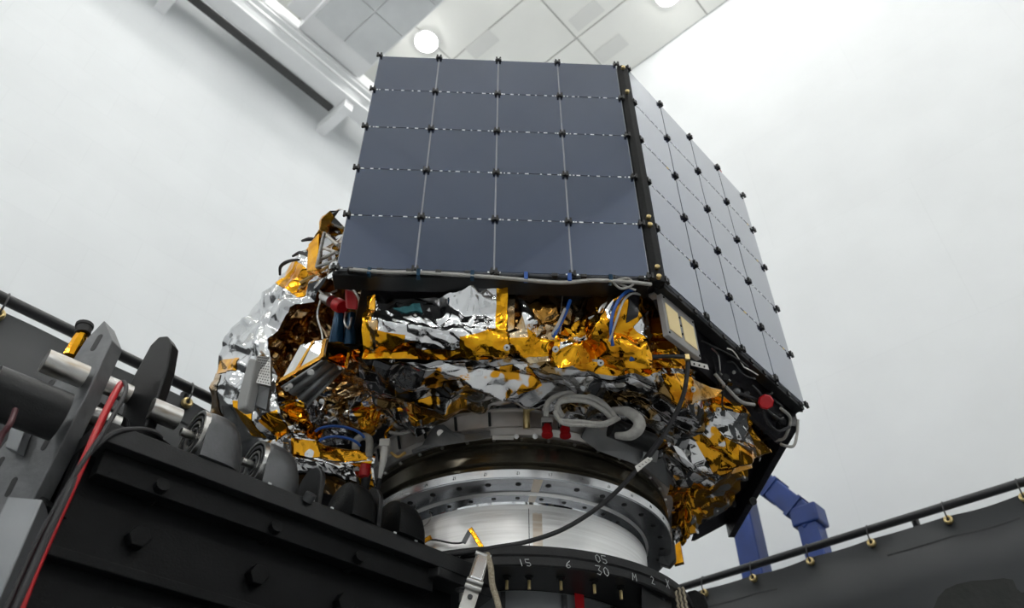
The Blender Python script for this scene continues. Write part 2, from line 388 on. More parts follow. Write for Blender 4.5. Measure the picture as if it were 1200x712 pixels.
# ------------------------------------------------------------------ dark screens hung from rails around the work area
BH = 3.0
def barrier(name, label, p0, p1, gs, along):
    """p0, p1: ends on the rail; gs: positions of the tie points along it"""
    p0 = np.asarray(p0, float); p1 = np.asarray(p1, float); L = np.linalg.norm(p1-p0); d = (p1-p0)/L
    n = np.array([-d[1], d[0], 0])
    if np.dot(n, -p0) < 0: n = -n                        # towards the camera
    e = empty(name, (p0[0], p0[1], FLOOR), label, 'screen')
    MB().cyl(p0, p1, 0.035, n=12).build('top_rail', 'rail', e)
    gs = sorted(gs); b = MB(); xs = np.linspace(0, L, 400); v = []; zz = np.linspace(0, 1, 10)
    for x in xs:
        k = min(range(len(gs)), key=lambda i: abs(gs[i]-x))
        k2 = np.searchsorted(gs, x); sag = 0.0
        if 0 < k2 < len(gs):
            t = (x-gs[k2-1])/(gs[k2]-gs[k2-1]); sag = 0.012*math.sin(math.pi*t)
        top = p0[2]-0.085-sag
        for t in zz:
            z = top*(1-t)+(FLOOR+0.01)*t
            v.append(p0+d*x+n*(0.012*math.sin(x*3.1+t*2)+0.008*math.sin(x*7.3))+np.array([0, 0, z-p0[2]]))
    m = len(zz); f = [(i*m+j, (i+1)*m+j, (i+1)*m+j+1, i*m+j+1) for i in range(len(xs)-1) for j in range(m-1)]
    b.add(v, f).build('tarp', 'tarp', e, 180, 0, 0.006)
    hem = MB(); v = []
    for x in xs:
        k2 = np.searchsorted(gs, x); sag = 0.0
        if 0 < k2 < len(gs):
            t = (x-gs[k2-1])/(gs[k2]-gs[k2-1]); sag = 0.012*math.sin(math.pi*t)
        top = p0[2]-0.085-sag
        nn_ = n*(0.012*math.sin(x*3.1)+0.008*math.sin(x*7.3)+0.006)
        v.append(p0+d*x+nn_+np.array([0, 0, top-p0[2]-0.16])); v.append(p0+d*x+nn_+np.array([0, 0, top-p0[2]-0.175]))
    hem.add(v, [(2*i, 2*i+2, 2*i+3, 2*i+1) for i in range(len(xs)-1)]).build('hem_stitching', 'rail', e, 180)
    for x in gs:
        c = p0+d*x+n*0.035-np.array([0, 0, 0.125])
        MB().spin(c, n, [(0.014, -0.02), (0.014, 0.006), (0.024, 0.012), (0.034, 0.006), (0.036, -0.02)], 14).build('grommet', 'brass', e)
        MB().tube([c, c+np.array([0, 0, 0.06])+n*0.02, c+np.array([0, 0, 0.15])-n*0.01, c+np.array([0, 0, 0.165])-n*0.05], 0.006, 6, 4).build('tie', 'rail', e)
    k = int(L/2.4)
    for i in range(k+1):
        q = p0+d*(0.1+(L-0.2)*i/k)-n*0.08
        MB().cyl((q[0], q[1], FLOOR), (q[0], q[1], p0[2]), 0.03, n=10).build('post', 'rail', e)
    return e
nlL = 4.40; dlR = 6.72
lp0 = W(-5.5, nlL, BH); lp1 = W(dlR-0.12, nlL, BH)
gl = [float((PZ(u, v, BH)-lp0)@DL) for u, v in ((8, 350), (220, 457))]
step = gl[1]-gl[0]
barrier('screen_barrier', 'charcoal tarpaulin screen hung from a black rail behind the left side of the spacecraft', lp0, lp1,
        [gl[0]+step*k for k in range(-4, 8) if 0 < gl[0]+step*k < 12.0], DL)
rp0 = W(dlR, nlL-0.05, BH); rp1 = W(dlR, -6.5, BH)
gr = [float((PZ(u, v, BH)-rp0)@(-NL)) for u, v in ((812, 673), (877, 660), (945, 641), (1018, 621), (1109, 596), (1196, 570))]
gr = gr + [gr[-1]+0.75*k for k in range(1, 7)]
barrier('screen_barrier', 'charcoal tarpaulin screen with brass grommets below the blue frame on the right', rp0, rp1, [g for g in gr if 0 < g < 10.8], NL)

# blue steel frame that stands between the right screen and the wall
def bp(u, v, dl): r = ray(u, v); return r*dl/float(r@DL)
bf = empty('blue_gantry_frame', bp(945, 640, 7.4)*[1, 1, 0]+np.array([0, 0, FLOOR]), 'blue painted steel frame rising behind the right hand screen', 'frame')
a = bp(866, 560, 7.4); a2 = bp(880, 640, 7.4); b = bp(948, 607, 7.4)
def down(p): return np.array([p[0], p[1], FLOOR])
pa = bp(872, 600, 7.4)
MB().box([pa[0], pa[1], (FLOOR+4.6)/2], DL, NL, (0, 0, 1), 0.13, 0.115, (4.6-FLOOR)/2).build('post', 'blue', bf, 0, 0.02)
MB().box([b[0], b[1], (FLOOR+b[2])/2], DL, NL, (0, 0, 1), 0.11, 0.10, (b[2]-FLOOR)/2).build('post', 'blue', bf, 0, 0.015)
top = bp(893, 563, 7.4); far = top+(top-b)*1.2
x, y, dd = frame(b-far)
MB().box((b+far)/2, x, y, dd, 0.12, 0.11, np.linalg.norm(b-far)/2+0.1).build('sloping_beam', 'blue', bf, 0, 0.02)
for t in (0.1, 0.33, 0.56, 0.79):
    q = b*(1-t)+far*t
    MB().box(q, x, y, dd, 0.135, 0.125, 0.02).build('splice_collar', 'blue', bf, 0)
MB().box([b[0], b[1], b[2]], DL, NL, (0, 0, 1), 0.13, 0.14, 0.10).build('knee_plate', 'blue', bf, 0, 0.02)

# ------------------------------------------------------------------ spacecraft
sc = empty('spacecraft', (RX, RY, 2.0), 'large satellite with dark solar panels above crumpled gold and silver foil', 'satellite')
OC = np.array([-0.06, 3.9]); OA, OS = 1.555, 1.288
ZB, ZT = 2.245, 3.855
def facet(k):
    az = math.radians(2.46+45*k); n = np.array([math.sin(az), -math.cos(az), 0]); d = np.array([math.cos(az), math.sin(az), 0])
    c = np.array([OC[0]+n[0]*OA, OC[1]+n[1]*OA, 0]); return c, d, n
def make_cell_mesh(w, h):
    mb = MB().box((0, 0, 0), (1, 0, 0), (0, 1, 0), (0, 0, 1), w/2, h/2, 0.0015)
    return mb
cell_me = {}; clip_me = None
def clip_mesh():
    """H shaped corner connector, local z points out of the panel"""
    mb = MB(); X, Y, Z = (1, 0, 0), (0, 1, 0), (0, 0, 1)
    for sx in (-1, 1):
        mb.box((sx*0.0095, 0, 0.0065), X, Y, Z, 0.0045, 0.015, 0.0065)
    mb.box((0, 0, 0.005), X, Y, Z, 0.014, 0.006, 0.005)
    mb.box((0, 0, 0.001), X, Y, Z, 0.017, 0.011, 0.001)
    return mb
def solar_panel(c, d, n, x0, x1, label, tabs=True, offset=0.0):
    """substrate plate with 4 x 5 cells between x0 and x1 along d"""
    global clip_me
    Z = np.array([0, 0, 1.0]); wd = x1-x0; hh = ZT-ZB; cw, ch = wd/4, hh/5
    mid = c+d*(x0+x1)/2+np.array([0, 0, (ZB+ZT)/2])
    sub = MB().box(mid-n*0.014, d, Z, n, wd/2, hh/2, 0.0115).build('solar_panel', 'substrate', sc, 0)
    sub['label'] = label
    MB().box(mid-n*0.028, d, Z, n, wd/2-0.01, hh/2-0.01, 0.0025).build('back_sheet', 'deck', sub, 0)
    for i in range(4):
        for j in range(5):
            q = mid+d*((i+0.5)*cw-wd/2)+Z*((j+0.5)*ch-hh/2)+n*0.0
            mw = basis(d, Z, n, q)
            if wd not in cell_me:
                o = make_cell_mesh(cw-0.0075, ch-0.0065).build('solar_cell', 'cell', sub, 0); cell_me[wd] = o.data
                o.matrix_basis = mw
            else:
                o = bpy.data.objects.new('solar_cell', cell_me[wd]); COL.objects.link(o); o.parent = sub; o.matrix_basis = mw
    for i in range(5):
        for j in range(6):
            q = mid+d*(i*cw-wd/2)+Z*(j*ch-hh/2)+n*0.002
            mw = basis(d, Z, n, q)
            if clip_me is None:
                o = clip_mesh().build('corner_clip', 'clip', sub, 0); clip_me = o.data; o.matrix_basis = mw
            else:
                o = bpy.data.objects.new('corner_clip', clip_me); COL.objects.link(o); o.parent = sub; o.matrix_basis = mw
    tb = MB(); tg = MB()
    for j in range(1, 5):
        for i in range(4):
            for k, (t, hw) in enumerate(((0.10, .004), (0.2, .009), (0.33, .004), (0.47, .010), (0.62, .004), (0.76, .009), (0.9, .004))):
                t2 = t+rnd.uniform(-0.03, 0.03)
                q = mid+d*((i+t2)*cw-wd/2)+Z*(j*ch-hh/2)+n*0.0022
                (tg if rnd.random() < 0.05 else tb).box(q, d, Z, n, hw*rnd.uniform(0.7, 1.1), 0.0032, 0.0008)
    stuff(tb.build('interconnect_tabs', 'tab', sub, 0))
    if tg.v: stuff(tg.build('gold_interconnect_tabs', 'tabgold', sub, 0))
    # white fasteners beside each node
    wf = MB()
    for i in range(5):
        for j in range(6):
            for s_ in (-1, 1):
                q = mid+d*(i*cw-wd/2+s_*0.023)+Z*(j*ch-hh/2)+n*0.0025
                if abs((q-mid)@d) < wd/2: wf.box(q, d, Z, n, 0.004, 0.004, 0.001)
    stuff(wf.build('node_fasteners', 'tab', sub, 0))
    return sub
# the panel that faces the camera, its right hand neighbour and the one after that
c, d, n = facet(0)
solar_panel(c, d, n, -0.730, 0.567, 'dark blue-grey solar panel facing the front')
c1, d1, n1 = facet(1)
solar_panel(c1-n1*0.022, d1, n1, -0.636, 0.606, 'solar panel on the right, shining pale grey at a slant')
c2, d2, n2 = facet(2)
solar_panel(c2-n2*0.06, d2, n2, -0.63, 0.63, 'solar panel at the far right, seen from behind')
q = c1-n1*0.022+d1*0.33+np.array([0, 0, ZT+0.012])
MB().prism([q-d1*0.03, q-d1*0.02+np.array([0, 0, 0.016]), q+d1*0.01+np.array([0, 0, 0.018]), q+d1*0.03], -n1*0.012).build('red_tab', 'red', sc, 0, 0.002)
# black corner posts with brass bolts between the panels
for k in (0,):
    cc, dd, nn_ = facet(k); e = cc+dd*(OS/2+0.004); cc2, dd2, nn2 = facet(k+1); bis = nrm(nn_+nn2); t = nrm(np.cross((0, 0, 1), bis))
    post = MB(); pa_ = cc+dd*0.573; pb_ = cc+dd*0.630; pc_ = cc2-nn2*0.022-dd2*0.640
    poly = [pa_-nn_*0.03, pa_-nn_*0.004, (pa_+pb_)/2+nn_*0.004, pb_-nn_*0.004, pc_-nn2*0.004, pc_-nn2*0.03, e-bis*0.06]; e = (pa_+pb_)/2; bis = nn_
    post.prism([p+np.array([0, 0, ZB-0.02]) for p in poly], (0, 0, ZT-ZB+0.02))
    po = post.build('corner_post', 'black', sc, 0, 0.003)
    for z in (ZT-0.04, ZT-0.27, ZB+0.36, ZB+0.31, ZB+0.05, ZB-0.005):
        MB().spin(e+np.array([0, 0, z])+bis*0.004, bis, [(0.011, 0), (0.011, 0.014), (0.006, 0.018), (0.0, 0.018)], 12).build('bolt', 'brass', po)
# core of the bus, closed by decks
def octagon(a, z, cx=OC[0], cy=OC[1], cutleft=None):
    s_ = a*math.tan(math.pi/8); out = []
    for k in range(8):
        az = math.radians(2.46+45*k); n_ = (math.sin(az), -math.cos(az)); d_ = (math.cos(az), math.sin(az))
        out.append(np.array([cx+n_[0]*a+d_[0]*s_, cy+n_[1]*a+d_[1]*s_, z]))
    return out
MB().prism([np.array([max(p[0], -0.27*p[1]), p[1], p[2]]) for p in octagon(1.02, 2.27)], (0, 0, 1.5)).build('bus_core', 'deck', sc, 0)
# lower deck: black plate behind the panels, cut back on the open left side
dk = octagon(1.50, ZB+0.012)
dk = [np.array([max(p[0], -0.265*p[1]), p[1], p[2]]) for p in dk]
MB().prism(dk, (0, 0, 0.03)).build('lower_deck', 'deck', sc, 0)
MB().prism([p*[1, 1, 0]+np.array([0, 0, ZT-0.05]) for p in dk], (0, 0, 0.03)).build('upper_deck', 'deck', sc, 0)
# black skirt between the lower deck and the separation ring
MB().lathe([(1.36, 2.25), (0.90, 2.12), (0.86, 2.07), (0.80, 2.07), (0.80, 2.24)], 64).build('inner_skirt', 'deck', sc, 40)

# ---- crumpled foil
def crw(t, m):                                            # Catmull-Rom weights
    t = np.clip(t, 0, 1)*(m-1); i = np.minimum(t.astype(int), m-2); x = t-i
    w4 = [(-x+2*x**2-x**3)/2, (2-5*x**2+3*x**3)/2, (x+4*x**2-3*x**3)/2, (-x**2+x**3)/2]
    Wt = np.zeros((len(t), m)); r = np.arange(len(t))
    for k in range(4):
        j = i-1+k
        lo = j < 0; hi = j > m-1; ok = ~(lo | hi)
        np.add.at(Wt, (r[ok], j[ok]), w4[k][ok])
        if lo.any(): np.add.at(Wt, (r[lo], 0*r[lo]), 2*w4[k][lo]); np.add.at(Wt, (r[lo], 0*r[lo]+1), -w4[k][lo])
        if hi.any(): np.add.at(Wt, (r[hi], 0*r[hi]+m-1), 2*w4[k][hi]); np.add.at(Wt, (r[hi], 0*r[hi]+m-2), -w4[k][hi])
    return Wt
class Crease:
    def __init__(s, seed, Lx, Ly, sc_, ax=1.0, ang=0.0):
        g = np.random.RandomState(seed); s.ang = math.radians(ang); s.ax = ax; s.sc = sc_
        r = math.hypot(Lx, Ly)*0.75+sc_*2; nmb = int(min(900, max(12, (2*r/sc_)*(2*r/sc_/ax))))
        s.c0 = (Lx/2, Ly/2); s.sets = []
        for _ in range(2):
            p = g.uniform(-r, r, (nmb, 2)); p[:, 0] /= ax
            s.sets.append((p, g.uniform(-0.22, 0.22, nmb)*sc_, g.normal(0, 0.40, (nmb, 2))))
    def __call__(s, x, y):
        x = x-s.c0[0]; y = y-s.c0[1]; ca, sa = math.cos(s.ang), math.sin(s.ang)
        q = np.stack([(x*ca+y*sa)/s.ax, -x*sa+y*ca], 1); out = np.zeros(len(q)); k = 0.85/s.sc
        for idx, (p, a, g) in enumerate(s.sets):
            dx = q[:, None, 0]-p[None, :, 0]; dy = q[:, None, 1]-p[None, :, 1]
            e = a+g[:, 0]*dx+g[:, 1]*dy; r2 = k*(dx*dx+dy*dy)
            out += (e-r2).max(1) if idx == 0 else (e+r2).min(1)
        return out
class Foil:
    def __init__(s, ctrl, seed, cell=0.09, amp=0.32, ax=1.8, ang=20, fine=0.4):
        s.c = np.array([[P(*q) for q in row] for row in ctrl]); s.m, s.n = s.c.shape[:2]
        s.Lx = np.linalg.norm(np.diff(s.c, axis=1), axis=2).sum(1).mean(); s.Ly = np.linalg.norm(np.diff(s.c, axis=0), axis=2).sum(0).mean()
        s.amp = amp
        s.k = [(Crease(seed, s.Lx, s.Ly, cell, ax, ang), 1.0), (Crease(seed+7, s.Lx, s.Ly, cell*0.45, ax*0.8, ang+70), 0.75*fine*2), (Crease(seed+13, s.Lx, s.Ly, cell*0.2, 1.0, ang-30), fine)]
    def base(s, a, b): return np.einsum('pi,pj,ijk->pk', crw(b, s.m), crw(a, s.n), s.c)
    def at(s, a, b, off=0.0):
        a = np.clip(np.asarray(a, float), 0, 1); b = np.clip(np.asarray(b, float), 0, 1)
        p = s.base(a, b); e = 2e-3
        da = s.base(np.clip(a+e, 0, 1), b)-s.base(np.clip(a-e, 0, 1), b); db = s.base(a, np.clip(b+e, 0, 1))-s.base(a, np.clip(b-e, 0, 1))
        n_ = np.cross(da, db); n_ /= np.linalg.norm(n_, axis=1)[:, None]+1e-12
        n_ *= np.where((n_*p).sum(1) > 0, -1, 1)[:, None]
        h = np.zeros(len(a))
        for fn, wt in s.k: h += wt*fn(a*s.Lx, b*s.Ly)
        return p+n_*(h*s.amp+off)[:, None]
    def grid(s, corners, nx, ny, off=0.0, jag=0.0, seed=0):
        q = np.array(corners, float); I, J = np.meshgrid(np.linspace(0, 1, nx), np.linspace(0, 1, ny))
        I = I.ravel(); J = J.ravel()
        st = (q[0]*((1-I)*(1-J))[:, None]+q[1]*(I*(1-J))[:, None]+q[2]*(I*J)[:, None]+q[3]*((1-I)*J)[:, None])
        p = s.at(st[:, 0], st[:, 1], off)
        f = [(j*nx+i, j*nx+i+1, (j+1)*nx+i+1, (j+1)*nx+i) for j in range(ny-1) for i in range(nx-1)]
        return MB().add(p, f)
    def build(s, name, m, nx, ny, label=None, parent=None, tapes=(), tm='tape'):
        o = s.grid([(0, 0), (1, 0), (1, 1), (0, 1)], nx, ny).build(name, m, parent or sc, 30)
        if label: o['label'] = label
        for t in tapes:
            mm = tm
            if isinstance(t[0], str): mm, t = t[0], t[1:]
            q = np.array(t, float)
            w_ = np.linalg.norm((q[1]-q[0])*[s.Lx, s.Ly]); h_ = np.linalg.norm((q[3]-q[0])*[s.Lx, s.Ly])
            g = s.grid(t, max(3, int(w_/0.006)), max(3, int(h_/0.006)), 0.0035)
            g.build('kapton_tape' if mm != 'silver' else 'foil_patch', mm, o, 30)
        return o
def band(x0, y0, x1, y1, w_):                             # tape strip in patch coordinates
    d_ = np.array([x1-x0, y1-y0]); n_ = np.array([-d_[1], d_[0]])/(np.linalg.norm(d_)+1e-9)*w_/2
    a_ = np.array([x0, y0]); b_ = np.array([x1, y1]); return (a_-n_, b_-n_, b_+n_, a_+n_)

# front blanket under the forward panel
f1 = Foil([[(430, 347, 2.47), (480, 346, 2.45), (540, 348, 2.45), (593, 345, 2.47)],
           [(428, 372, 2.46), (480, 370, 2.41), (540, 372, 2.42), (594, 370, 2.46)],
           [(426, 398, 2.48), (480, 396, 2.45), (540, 398, 2.45), (594, 396, 2.49)],
           [(424, 420, 2.53), (480, 424, 2.55), (540, 424, 2.55), (594, 418, 2.55)]], 3, 0.13, 0.46, 2.8, 12, 0.36)
f1.build('front_blanket', 'silver', 130, 70, 'silver foil blanket edged with gold tape below the front panel',
         tapes=[band(0.035, 0, 0.035, 1, 0.07), band(0.965, 0, 0.965, 1, 0.09), band(0.07, 0.93, 0.93, 0.93, 0.13), ((0.10, 0.55), (0.30, 0.62), (0.28, 0.95), (0.08, 0.95)),
                ((0.66, 0.62), (0.92, 0.50), (0.92, 0.86), (0.66, 0.86)), ('amber', (0.05, 0.42), (0.12, 0.42), (0.12, 0.9), (0.05, 0.9)),
                ('teal', (0.2, 0.16), (0.40, 0.08), (0.42, 0.20), (0.30, 0.22))])
# recess with bracket beside it
f2 = Foil([[(592, 338, 2.50), (625, 340, 2.52), (662, 342, 2.52)],
           [(592, 370, 2.50), (625, 368, 2.47), (660, 370, 2.50)],
           [(592, 395, 2.52), (622, 392, 2.49), (656, 396, 2.52)],
           [(592, 418, 2.58), (622, 420, 2.58), (652, 420, 2.58)]], 11, 0.09, 0.42, 1.6, 60, 0.4)
f2.build('recess_blanket', 'amber', 60, 60, None,
         tapes=[('silver', (0.22, 0.12), (0.55, 0.35), (0.62, 0.66), (0.40, 0.55)), band(0.0, 0.80, 1.0, 0.82, 0.22), ((0.40, 0.50), (0.62, 0.52), (0.60, 0.78), (0.48, 0.78))])
# gold crumpled blanket on the right of the front
f3 = Foil([[(655, 350, 2.50), (700, 347, 2.50), (750, 350, 2.54), (792, 362, 2.62)],
           [(652, 375, 2.48), (700, 372, 2.44), (750, 376, 2.50), (795, 388, 2.62)],
           [(650, 400, 2.50), (700, 398, 2.47), (752, 402, 2.53), (800, 410, 2.66)],
           [(645, 425, 2.58), (700, 428, 2.56), (755, 430, 2.60), (806, 432, 2.72)]], 21, 0.15, 0.55, 1.8, 55, 0.42)
f3.build('gold_blanket', 'gold', 130, 80, 'crumpled gold foil blanket below the right end of the front panel',
         tapes=[('silver', (0.03, 0.52), (0.22, 0.42), (0.26, 0.66), (0.05, 0.78)), ('silver', (0.60, 0.45), (0.72, 0.2), (0.82, 0.45), (0.72, 0.72)),
                ('amber', (0.0, 0.0), (0.26, 0.0), (0.2, 0.2), (0.0, 0.25)), ('deck', (0.53, 0.02), (0.63, 0.02), (0.61, 0.36), (0.55, 0.40)), ('silver', (0.36, 0.2), (0.42, 0.1), (0.44, 0.4), (0.40, 0.42))])
# underside from the front blankets back to the ring
f4 = Foil([[(418, 418, 2.57), (500, 420, 2.55), (590, 418, 2.56), (680, 420, 2.57), (760, 428, 2.62), (815, 432, 2.76)],
           [(425, 445, 2.72), (500, 448, 2.66), (590, 440, 2.64), (680, 440, 2.65), (760, 450, 2.72), (815, 455, 2.86)],
           [(440, 475, 2.88), (510, 470, 2.80), (590, 460, 2.78), (680, 460, 2.78), (755, 474, 2.86), (810, 485, 3.0)],
           [(455, 512, 3.08), (520, 494, 2.98), (595, 482, 2.95), (680, 484, 2.95), (745, 500, 3.02), (800, 520, 3.16)]], 31, 0.19, 0.50, 3.0, 32, 0.25)
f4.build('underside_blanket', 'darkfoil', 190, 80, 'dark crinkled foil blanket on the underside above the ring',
         tapes=[('mixed', (0.02, 0.02), (0.30, 0.06), (0.32, 0.4), (0.10, 0.45)), ('mixed2', (0.22, 0.30), (0.46, 0.10), (0.50, 0.5), (0.28, 0.62)), ('mixed2', (0.10, 0.55), (0.30, 0.62), (0.28, 0.95), (0.10, 0.9)),
                ('silver', (0.58, 0.30), (0.80, 0.28), (0.78, 0.48), (0.62, 0.50)), ('gold', (0.56, 0.02), (0.86, 0.04), (0.74, 0.22), (0.60, 0.2)),
                ('gold', (0.84, 0.1), (0.98, 0.1), (0.97, 0.4), (0.86, 0.45)), ('deck', (0.05, 0.1), (0.16, 0.12), (0.17, 0.4), (0.06, 0.35))])
# right underside, down to the side of the ring
f5 = Foil([[(795, 428, 2.80), (835, 440, 2.92), (870, 455, 3.05), (893, 478, 3.22)],
           [(775, 478, 3.02), (820, 482, 3.05), (862, 488, 3.18), (892, 505, 3.40)],
           [(762, 520, 3.22), (810, 522, 3.28), (850, 526, 3.38), (884, 535, 3.62)],
           [(778, 570, 3.60), (810, 568, 3.55), (838, 570, 3.65), (868, 566, 3.85)],
           [(786, 612, 3.95), (808, 606, 3.85), (826, 602, 3.95), (846, 596, 4.10)],
           [(790, 634, 4.15), (800, 630, 4.10), (812, 624, 4.15), (824, 616, 4.20)]], 41, 0.15, 0.50, 2.2, 130, 0.3)
f5.build('side_blanket', 'mixed2', 110, 160, 'crumpled gold and silver foil blanket curling round the right of the ring',
         tapes=[('silver', (0.40, 0.22), (0.72, 0.14), (0.82, 0.34), (0.55, 0.30)), ('silver', (0.05, 0.2), (0.35, 0.36), (0.5, 0.5), (0.15, 0.42)), ('darkfoil', (0.0, 0.40), (0.62, 0.50), (0.60, 0.62), (0.0, 0.6)),
                ('gold', (0.55, 0.30), (0.98, 0.28), (0.95, 0.45), (0.6, 0.5)), ('amber', (0.0, 0.0), (0.5, 0.0), (0.42, 0.12), (0.05, 0.18))])
# left bulge: outer silver skin, amber hollow, lower bands
f7 = Foil([[(410, 249, 2.52), (407, 264, 2.50), (402, 288, 2.47), (398, 312, 2.44)],
           [(372, 290, 2.86), (374, 302, 2.82), (378, 316, 2.72), (386, 326, 2.64)],
           [(330, 326, 3.02), (334, 336, 2.94), (340, 346, 2.86), (346, 356, 2.80)],
           [(290, 376, 3.12), (302, 382, 2.98), (312, 388, 2.90), (320, 394, 2.84)],
           [(262, 422, 3.18), (282, 428, 3.00), (304, 430, 2.90), (320, 432, 2.86)],
           [(249, 470, 3.22), (272, 474, 3.04), (300, 476, 2.94), (326, 478, 2.90)],
           [(256, 512, 3.25), (280, 520, 3.10), (310, 526, 3.02), (340, 520, 2.98)],
           [(300, 548, 3.34), (312, 552, 3.26), (330, 552, 3.16), (352, 546, 3.10)]], 53, 0.17, 0.39, 3.0, 100, 0.30)
f7.build('left_blanket', 'silver_dull', 70, 190, 'silver foil blanket bulging from the left side of the satellite',
         tapes=[((0.0, 0.0), (0.30, 0.0), (0.25, 0.16), (0.0, 0.16)), ('gold', (0.05, 0.22), (0.6, 0.18), (0.9, 0.26), (0.2, 0.30)), band(0.02, 0.60, 0.30, 0.57, 0.045), ((0.42, 0.70), (0.62, 0.70), (0.64, 0.82), (0.50, 0.82)), ('amber', (0.0, 0.62), (0.1, 0.62), (0.18, 0.82), (0.02, 0.80)),
                ('gold', (0.7, 0.76), (0.98, 0.72), (0.98, 0.80), (0.75, 0.84))])
f8 = Foil([[(372, 322, 2.76), (392, 320, 2.78), (412, 324, 2.80), (432, 332, 2.66)],
           [(335, 352, 2.92), (370, 356, 3.02), (402, 362, 3.02), (428, 370, 2.70)],
           [(314, 390, 2.90), (352, 394, 3.06), (390, 398, 3.02), (424, 404, 2.72)],
           [(316, 425, 2.88), (350, 430, 3.04), (385, 434, 3.0), (420, 434, 2.74)],
           [(328, 465, 2.92), (356, 468, 3.02), (386, 470, 3.02), (424, 462, 2.84)]], 61, 0.10, 0.5, 2.4, 110, 0.45)
f8.build('hollow_blanket', 'amber', 100, 120, 'brown crinkled foil lining the hollow on the left',
         tapes=[('gold', (0.18, 0.86), (0.45, 0.70), (0.5, 0.9), (0.22, 1.0)), ('silver', (0.86, 0.2), (0.98, 0.22), (0.96, 0.5), (0.84, 0.62)), ('gold', (0.9, 0.45), (1.0, 0.5), (1.0, 0.75), (0.9, 0.8))])
f9 = Foil([[(326, 470, 2.94), (360, 466, 3.02), (400, 452, 2.94), (440, 436, 2.72), (480, 430, 2.62)],
           [(330, 500, 3.00), (365, 498, 3.10), (405, 488, 3.06), (445, 470, 2.90), (490, 462, 2.80)],
           [(345, 520, 3.10), (380, 522, 3.16), (415, 520, 3.14), (450, 506, 3.06), (500, 492, 2.98)]], 71, 0.10, 0.6, 2.2, 30, 0.4)
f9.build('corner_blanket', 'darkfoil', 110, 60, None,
         tapes=[('gold', (0.02, 0.1), (0.16, 0.02), (0.3, 0.7), (0.2, 0.95)), ('mixed2', (0.55, 0.4), (0.98, 0.35), (0.98, 0.95), (0.6, 0.95)), ('silver', (0.02, 0.5), (0.12, 0.45), (0.2, 0.95), (0.05, 0.95))])
f6 = Foil([[(300, 520, 3.02), (340, 516, 3.06), (390, 522, 3.10), (440, 530, 3.15)],
           [(298, 540, 3.06), (345, 538, 3.05), (395, 540, 3.08), (438, 548, 3.15)],
           [(312, 560, 3.18), (350, 558, 3.14), (398, 560, 3.16), (440, 566, 3.24)],
           [(340, 584, 3.36), (370, 580, 3.30), (405, 580, 3.30), (448, 588, 3.40)]], 83, 0.13, 0.38, 3.4, 5, 0.35)
f6.build('lower_blanket', 'silver', 110, 60, 'shiny foil roll along the lower left edge',
         tapes=[('mixed2', (0.0, 0.02), (1.0, 0.02), (1.0, 0.2), (0.0, 0.22)), ((0.80, 0.25), (0.98, 0.2), (0.98, 0.7), (0.84, 0.75)), ('amber', (0.1, 0.66), (0.95, 0.70), (0.95, 1.0), (0.1, 1.0))])
# black backing behind the left hollow
MB().prism([P(400, 320, 3.3), P(330, 350, 3.4), P(275, 430, 3.5), P(268, 500, 3.55), P(350, 560, 3.6), P(450, 560, 3.5), P(440, 340, 3.2)], nrm(ray(350, 440))*0.1).build('backing_panel', 'deck', sc, 0)

# ---- black edge strip and cable run below the front panel
c, d, n = facet(0)
pt = lambda x, y_, z: c+d*(x-0.07)-n*y_+np.array([0, 0, z])
MB().box(pt(-0.02, 0.06, ZB-0.012), d, n, (0, 0, 1), 0.655, 0.045, 0.012).build('edge_rail', 'black_satin', sc, 0, 0.003)
run = [pt(-0.60, 0.0, ZB-0.005), pt(-0.45, -0.005, ZB-0.02), pt(-0.3, 0, ZB-0.012), pt(0.0, -0.004, ZB-0.03), pt(0.25, 0, ZB-0.045), pt(0.4, -0.004, ZB-0.03), pt(0.55, 0.0, ZB-0.03), pt(0.64, 0.01, ZB-0.03)]
cb = MB().tube(run, 0.008, 8, 8).build('edge_cable', 'greywrap', sc); cb['label'] = 'grey cable clipped below the front panel'
MB().tube([p+np.array([0, -0.012, -0.012]) for p in run], 0.005, 8, 8).build('edge_cable', 'greywrap', sc)
for x in (-0.52, -0.32, -0.10, 0.12, 0.30, 0.47):
    MB().box(pt(x, -0.004, ZB-0.024), d, n, (0, 0, 1), 0.008, 0.014, 0.020).build('cable_tie', 'bluedark' if int(x*100) % 3 else 'bluecable', cb, 0, 0.002)
for x in np.linspace(-0.6, 0.6, 11):
    MB().box(pt(x, 0.0, ZB-0.008), d, n, (0, 0, 1), 0.012, 0.010, 0.009).build('edge_clip', 'clip', sc, 0, 0.002)
lp = [P(718, 330, 2.36), P(728, 338, 2.36), P(742, 333, 2.37), P(735, 326, 2.37), P(722, 330, 2.37), P(745, 340, 2.38)]
MB().tube(lp, 0.005, 8, 8).build('cable_loop', 'greywrap', sc)

